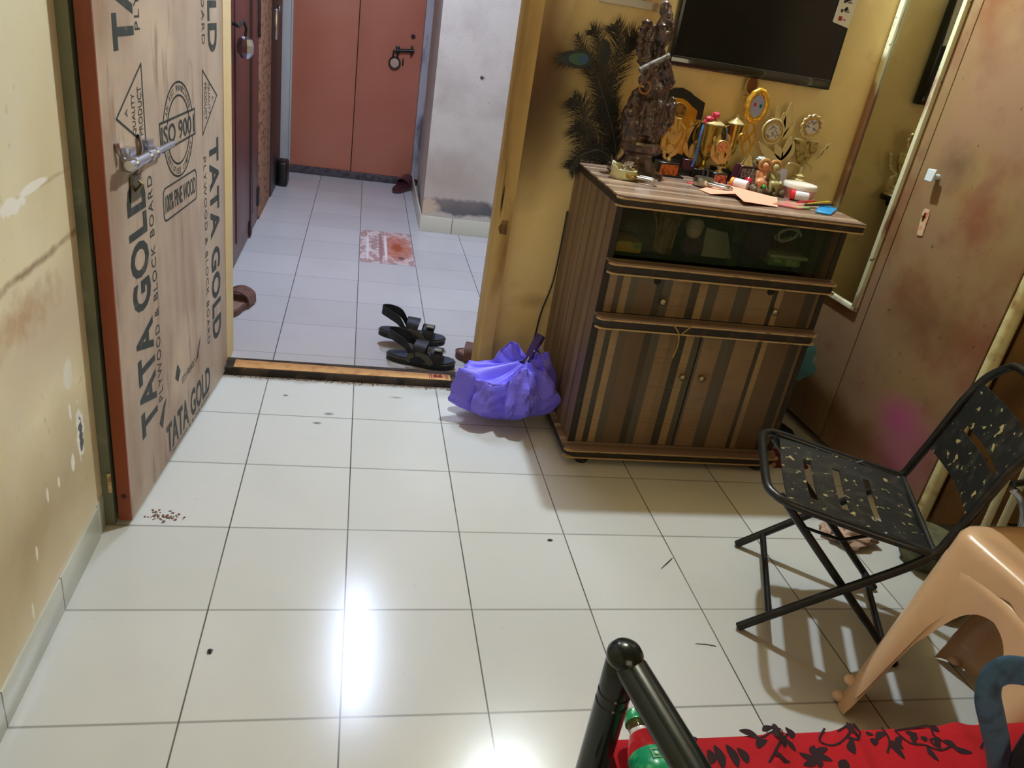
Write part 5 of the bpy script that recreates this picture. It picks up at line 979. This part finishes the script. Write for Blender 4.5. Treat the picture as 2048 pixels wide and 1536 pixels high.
b = B(); b.tube([(PX+.004, PY-.0, .33), (.828, -3.05, .33)], .018, 16); b.obj('lower_rail', m_bed, t)
for y in (-2.15, -2.35, -2.55, -2.75, -2.95): b = B(); b.tube([(PX-.165*(y-PY), y, .335), (PX-.165*(y-PY), y, .56)], .009, 10); b.obj('spindle', m_bed, t)
b = B(); b.box(PX+.01, 2.6, -1.935, -1.905, .30, .34, .004); b.obj('side_rail', m_bed, t)
b = B(); b.tube([(.612, -1.985, .37), (.598, -1.985, .37)], [.016, .016], 18); b.obj('joint_ring', m_bed, t)
for y in (-1.92, -3.06): b = B(); b.lathe([(0, 0), (.0225, 0), (.0225, .59), (0, .6)], (2.62, y, 0), 16); b.obj('corner_post', m_bed, t)
def bh(x, y):
    e = max(0, (y+1.905)/.03)
    return .398+.006*noise.noise(V3(x*5, y*5, 1))+.014*math.exp(-((x-1.05-.25*(y+1.88))/.016)**2)+.012*math.exp(-((x-.93-.5*(y+1.88))/.012)**2)+.009*math.exp(-((x-1.24-.2*(y+1.88))/.02)**2)
b = B(); b.box(.675, 2.58, -3.04, -1.90, .335, .392, .02, 3); tag(b.obj('mattress', M('mattress_ticking', (150, 140, 130), .8), at=(1.6, -2.5, .34)), 'thin mattress lying on the metal bed under the red blanket', 'mattress')
t = thing('blanket', (1.5, -2.3, .395), 'red plush blanket with dark leaf and flower print spread over the bed', 'blanket')
m_red = M('red_plush', (178, 0, 20), .9, sheen=.0, var=[(3, (150, 6, 20), .45, .7)], bump=(300, .1))
def bl(u, v):
    x = .665+u*1.92
    if v < .75: y = -3.0+(v/.75)*(1.10+.0); y = -3.0+(v/.75)*1.115; return V3(x, y, bh(x, y))
    q = (v-.75)/.25; y = -1.885+.014*math.sin(q*PI/2)+.008*math.sin(x*22)*q; return V3(x, y+.004*q, bh(x, -1.885)-.16*q**1.3)
b = B(); b.grid(190, 80, bl)
m_pr = M('dark_print', (36, 10, 20), .9)
def pleaf(p0, p1, w, bend=0):
    p0 = Vector(p0); p1 = Vector(p1); d = p1-p0; nn = Vector((-d.y, d.x)).normalized(); n = 7; row = []
    for k in range(n+1):
        q = k/n; c_ = p0+d*q+nn*bend*math.sin(PI*q); h = w*(math.sin(PI*min(1, q*.94+.03))**.7)/2
        row.append([c_+nn*h, c_, c_-nn*h])
    V = [[b.b.verts.new((p.x, p.y, bh(p.x, p.y)+.0007)) for p in r_] for r_ in row]
    for a, c_ in zip(V, V[1:]):
        for j in range(2):
            f_ = b.face([a[j], a[j+1], c_[j+1], c_[j]])
            if f_: f_.material_index = 1
def pline(pts, w=.0035):
    P = [Vector((p.x, p.y)) for p in bez([(x, y, 0) for x, y in pts], 6)]; V = []
    for i, p in enumerate(P):
        d = (P[min(i+1, len(P)-1)]-P[max(i-1, 0)]).normalized(); nn = Vector((-d.y, d.x))*w/2; V.append([b.b.verts.new((q.x, q.y, bh(q.x, q.y)+.0007)) for q in (p+nn, p-nn)])
    for a, c_ in zip(V, V[1:]):
        f_ = b.face([a[0], a[1], c_[1], c_[0]])
        if f_: f_.material_index = 1
def pvine(pts, L_=.026, w=.010, step=5, start=3):
    P = bez([(x, y, 0) for x, y in pts], 6); pline(pts)
    for n_, i in enumerate(range(start, len(P)-1, step)):
        d = (P[i+1]-P[i-1]).normalized(); s_ = 1 if n_ % 2 else -1; q = (d*.55+V3(-d.y, d.x, 0)*s_).normalized(); pleaf((P[i].x, P[i].y), (P[i].x+q.x*L_, P[i].y+q.y*L_), w, .003*s_)
G1 = [(0.811,-1.906),(0.805,-1.929),(0.823,-1.899),(0.82,-1.937),(0.842,-1.899),(0.843,-1.936),(0.857,-1.905),(0.86,-1.931)]
for i in range(0, 8, 2): pleaf(G1[i], G1[i+1], .014, .003)
G2 = [(0.89,-1.936),(0.917,-1.911),(0.955,-1.881),(0.873,-1.876),(0.898,-1.891),(0.888,-1.907),(0.907,-1.896),(0.909,-1.879),(0.924,-1.88),(0.925,-1.896),(0.928,-1.912),(0.949,-1.876),(0.951,-1.895),(0.936,-1.886)]
pvine([G2[0], G2[1], G2[2]]); pvine([G2[4], G2[13], G2[1]])
for a, c_ in ((3, 4), (5, 6), (7, 8), (9, 10), (11, 12)): pleaf(G2[a], G2[c_], .013, .003)
G3 = [(1.013,-1.88),(0.992,-1.901),(1.008,-1.91),(1.033,-1.903),(1.052,-1.886),(1.028,-1.889),(1.044,-1.912),(1.066,-1.891),(1.081,-1.889),(1.076,-1.913),(1.079,-1.896),(1.088,-1.903)]
pline([G3[i] for i in (0, 1, 2, 3, 4, 5)]); pvine([G3[i] for i in (3, 6, 7)])
for a, c_ in ((8, 10), (9, 11), (4, 7)): pleaf(G3[a], G3[c_], .012, .002)
G4 = [(1.111,-1.882),(1.108,-1.906),(1.09,-1.927),(1.129,-1.889),(1.139,-1.912),(1.162,-1.917),(1.181,-1.927),(1.208,-1.921),(1.108,-1.912),(1.122,-1.921),(1.146,-1.892),(1.158,-1.906),(1.166,-1.902),(1.169,-1.911),(1.194,-1.884),(1.204,-1.895),(1.197,-1.912),(1.21,-1.924),(1.167,-1.886),(1.19,-1.901)]
pvine([G4[i] for i in (0, 1, 2)]); pvine([G4[i] for i in (3, 4, 5, 6, 7)]); pline([G4[3], G4[18], G4[14], G4[19], G4[16]])
for a, c_ in ((8, 9), (10, 11), (12, 13), (14, 15), (16, 17), (1, 8)): pleaf(G4[a], G4[c_], .012, .002)
G5 = [(0.969,-1.929),(0.948,-1.92),(0.944,-1.94),(0.978,-1.909),(0.997,-1.914),(0.993,-1.935),(0.967,-1.945),(1.013,-1.936),(0.997,-1.948)]
for i in range(1, 7): pleaf(G5[0], G5[i], .011, .003)
pleaf(G5[7], G5[8], .016, .002); 
G6 = [(1.25,-1.93),(1.277,-1.913),(1.262,-1.948),(1.228,-1.946),(1.292,-1.923),(1.178,-1.92),(1.178,-1.909),(1.195,-1.908)]
pline([G6[0], G6[1], G6[4], G6[2]]); pline([G6[5], G6[6], G6[7], G6[5]])
G7 = [(0.699,-1.884),(0.704,-1.897),(0.794,-1.884),(0.796,-1.892)]
pleaf(G7[2], G7[3], .012)
rnd = random.Random(8)
for k in range(46):
    x, y = rnd.uniform(.75, 2.5), rnd.uniform(-2.95, -2.02); a = rnd.uniform(0, 6.28); L_ = .05
    p1 = (x+math.cos(a)*L_*1.6, y+math.sin(a)*L_*1.6); pline([(x, y), ((x+p1[0])/2+.01, (y+p1[1])/2), p1])
    for j in range(4): q_ = (j+1)/5; s_ = 1 if j % 2 else -1; c_ = (lerp(x, p1[0], q_), lerp(y, p1[1], q_)); pleaf(c_, (c_[0]+math.cos(a+s_*.9)*.035, c_[1]+math.sin(a+s_*.9)*.035), .012, .002)
cloth = b.obj('cloth', [m_red, m_pr], t)
# bottle
t = thing('bottle', (.775, -1.99, .43), 'clear plastic bottle with green cap and green label lying on the red blanket', 'bottle')
BP0 = [(0.694,-1.874),(0.695,-1.957)]
p0 = V3(BP0[0][0], BP0[0][1], .436); p1 = V3(BP0[1][0], BP0[1][1], .436); d = (p1-p0).normalized()
b = B(); b.lathe([(0, 0), (.012, 0), (.0138, .002), (.0138, .013), (.0145, .014), (.0145, .017), (0, .017)], p0, 28, axis=d); b.obj('cap', M('green_cap', (20, 150, 90), .25, coat=.5), t)
b = B(); b.lathe([(.012, .016), (.0122, .022), (.013, .026), (.0125, .030), (.0175, .042), (.0245, .058), (.0275, .070), (.028, .085), (.0272, .088), (.028, .092), (.028, .20), (.024, .212), (.0, .212)], p0, 32, axis=d); b.obj('bottle_body', M('clear_plastic', (244, 238, 236), .04, trans=1, ior=1.25), t)
b = B(); b.lathe([(.0284, 0), (.0284, .055)], p0+d*.072, 32, axis=d)
for f in list(b.b.faces):
    if len(f.verts) > 4: b.b.faces.remove(f)
lb_ = b.obj('label', M('green_label', (30, 150, 100), .3, var=[(40, (90, 190, 130), .5, .6)]), t, mods=[('SOLIDIFY', dict(thickness=.0006))])
b = B(); c_ = p0+d*.085+V3(0, 0, .0292); sx_ = d.cross(V3(0, 0, 1)).normalized()
for o_, w_ in ((0, .006), ): 
    P = [c_+d*(-w_)+sx_*w_, c_+d*(-w_)-sx_*w_, c_+d*w_-sx_*w_, c_+d*w_+sx_*w_]; b.tube(P, .0007, 4, closed=True); b.ell(c_, (.0025, .0025, .0006))
b.obj('label_mark', M('mark_white', (220, 216, 214), .4), lb_)
# bag with loop handle
t = thing('bag', (1.20, -2.06, .41), 'dark navy bag with a blue loop handle lying on the bed at the right edge', 'bag')
m_nav = M('navy_fabric', (48, 84, 122), .7, var=[(40, (26, 48, 76), .5, .7)], sheen=.2); m_navd = M('dark_navy_lining', (22, 26, 38), .8)
b = B(); lump(b, (1.24, -2.10, .47), (.14, .075, .06), 3, .25, 2, 32, 20); b.obj('bag_body', m_nav, t)
BG = [(1.166,0.484),(1.125,0.542),(1.089,0.595),(1.074,0.628),(1.082,0.649),(1.11,0.656),(1.152,0.646),(1.197,0.595),(1.265,0.478)]
b = B(); b.tube(bez([(x, -2.02-.012*math.sin(i), z) for i, (x, z) in enumerate(BG)], 5), .0175, 12, flat=.28, up=(0, -1, 0)); b.obj('loop_handle', m_nav, t)
b = B(); lump(b, (1.215, -2.045, .575), (.085, .012, .105), 6, .06, 2); b.obj('lining', m_navd, t)

# ================================================================= FLOOR DEBRIS
m_tw = M('dark_twig', (70, 60, 50), .8)
def twig(p0, p1, r_, label, cat='twig', name='twig'):
    b = B(); m_ = lerp(V3(*p0, r_), V3(*p1, r_), .5)+V3(.002, .002, 0); b.tube([V3(*p0, r_), m_, V3(*p1, r_)], [r_*.4, r_, r_*.8], 6); return tag(b.obj(name, m_tw, at=(*p0, 0)), label, cat)
twig((1.144, -1.045), (1.192, -1.002), .0016, 'short dark twig on the floor left of the folding chair')
twig((1.135, -1.318), (1.186, -1.327), .0011, 'thin straight twig on the floor in front of the folding chair foot')
twig((-.198, -.868), (-.188, -.85), .0012, 'tiny dark shaving on the floor by the plywood door')
b = B(); lump(b, (.026, -1.324, .002), (.005, .006, .003), 3, .6); tag(b.obj('crumb', m_dark, at=(.026, -1.324, 0)), 'small black crumb on the floor at lower left', 'crumb')
b = B(); lump(b, (.853, -.930, .0015), (.007, .004, .0025), 5, .6); tag(b.obj('crumb', m_tw, at=(.853, -.93, 0)), 'small grey crumb on the floor in front of the cabinet', 'crumb')
b = B(); rnd = random.Random(2); 
for k in range(50): lump(b, (-.165+rnd.gauss(0, .02), -.862+rnd.gauss(0, .012), .0012), (rnd.uniform(.0015, .004),)*2+(.0014,), k, .5, 3, 6, 4)
o = tag(b.obj('sawdust', M('brown_sawdust', (120, 84, 66), .9), at=(-.165, -.862, 0)), 'scatter of brown sawdust on the floor at the plywood door corner', 'sawdust'); o['kind'] = 'stuff'
b = B()
for k in range(260): x = rnd.uniform(-.12, .85); lump(b, (x, -.034-abs(rnd.gauss(0, .007))-.02*max(0, x-.5), .001), (rnd.uniform(.001, .004), rnd.uniform(.001, .003), .001), k, .5, 3, 5, 3)
o = tag(b.obj('dirt', M('red_brown_dirt', (110, 72, 50), .9), at=(.3, -.04, 0)), 'line of reddish brown dirt along the foot of the doorstep', 'dirt'); o['kind'] = 'stuff'
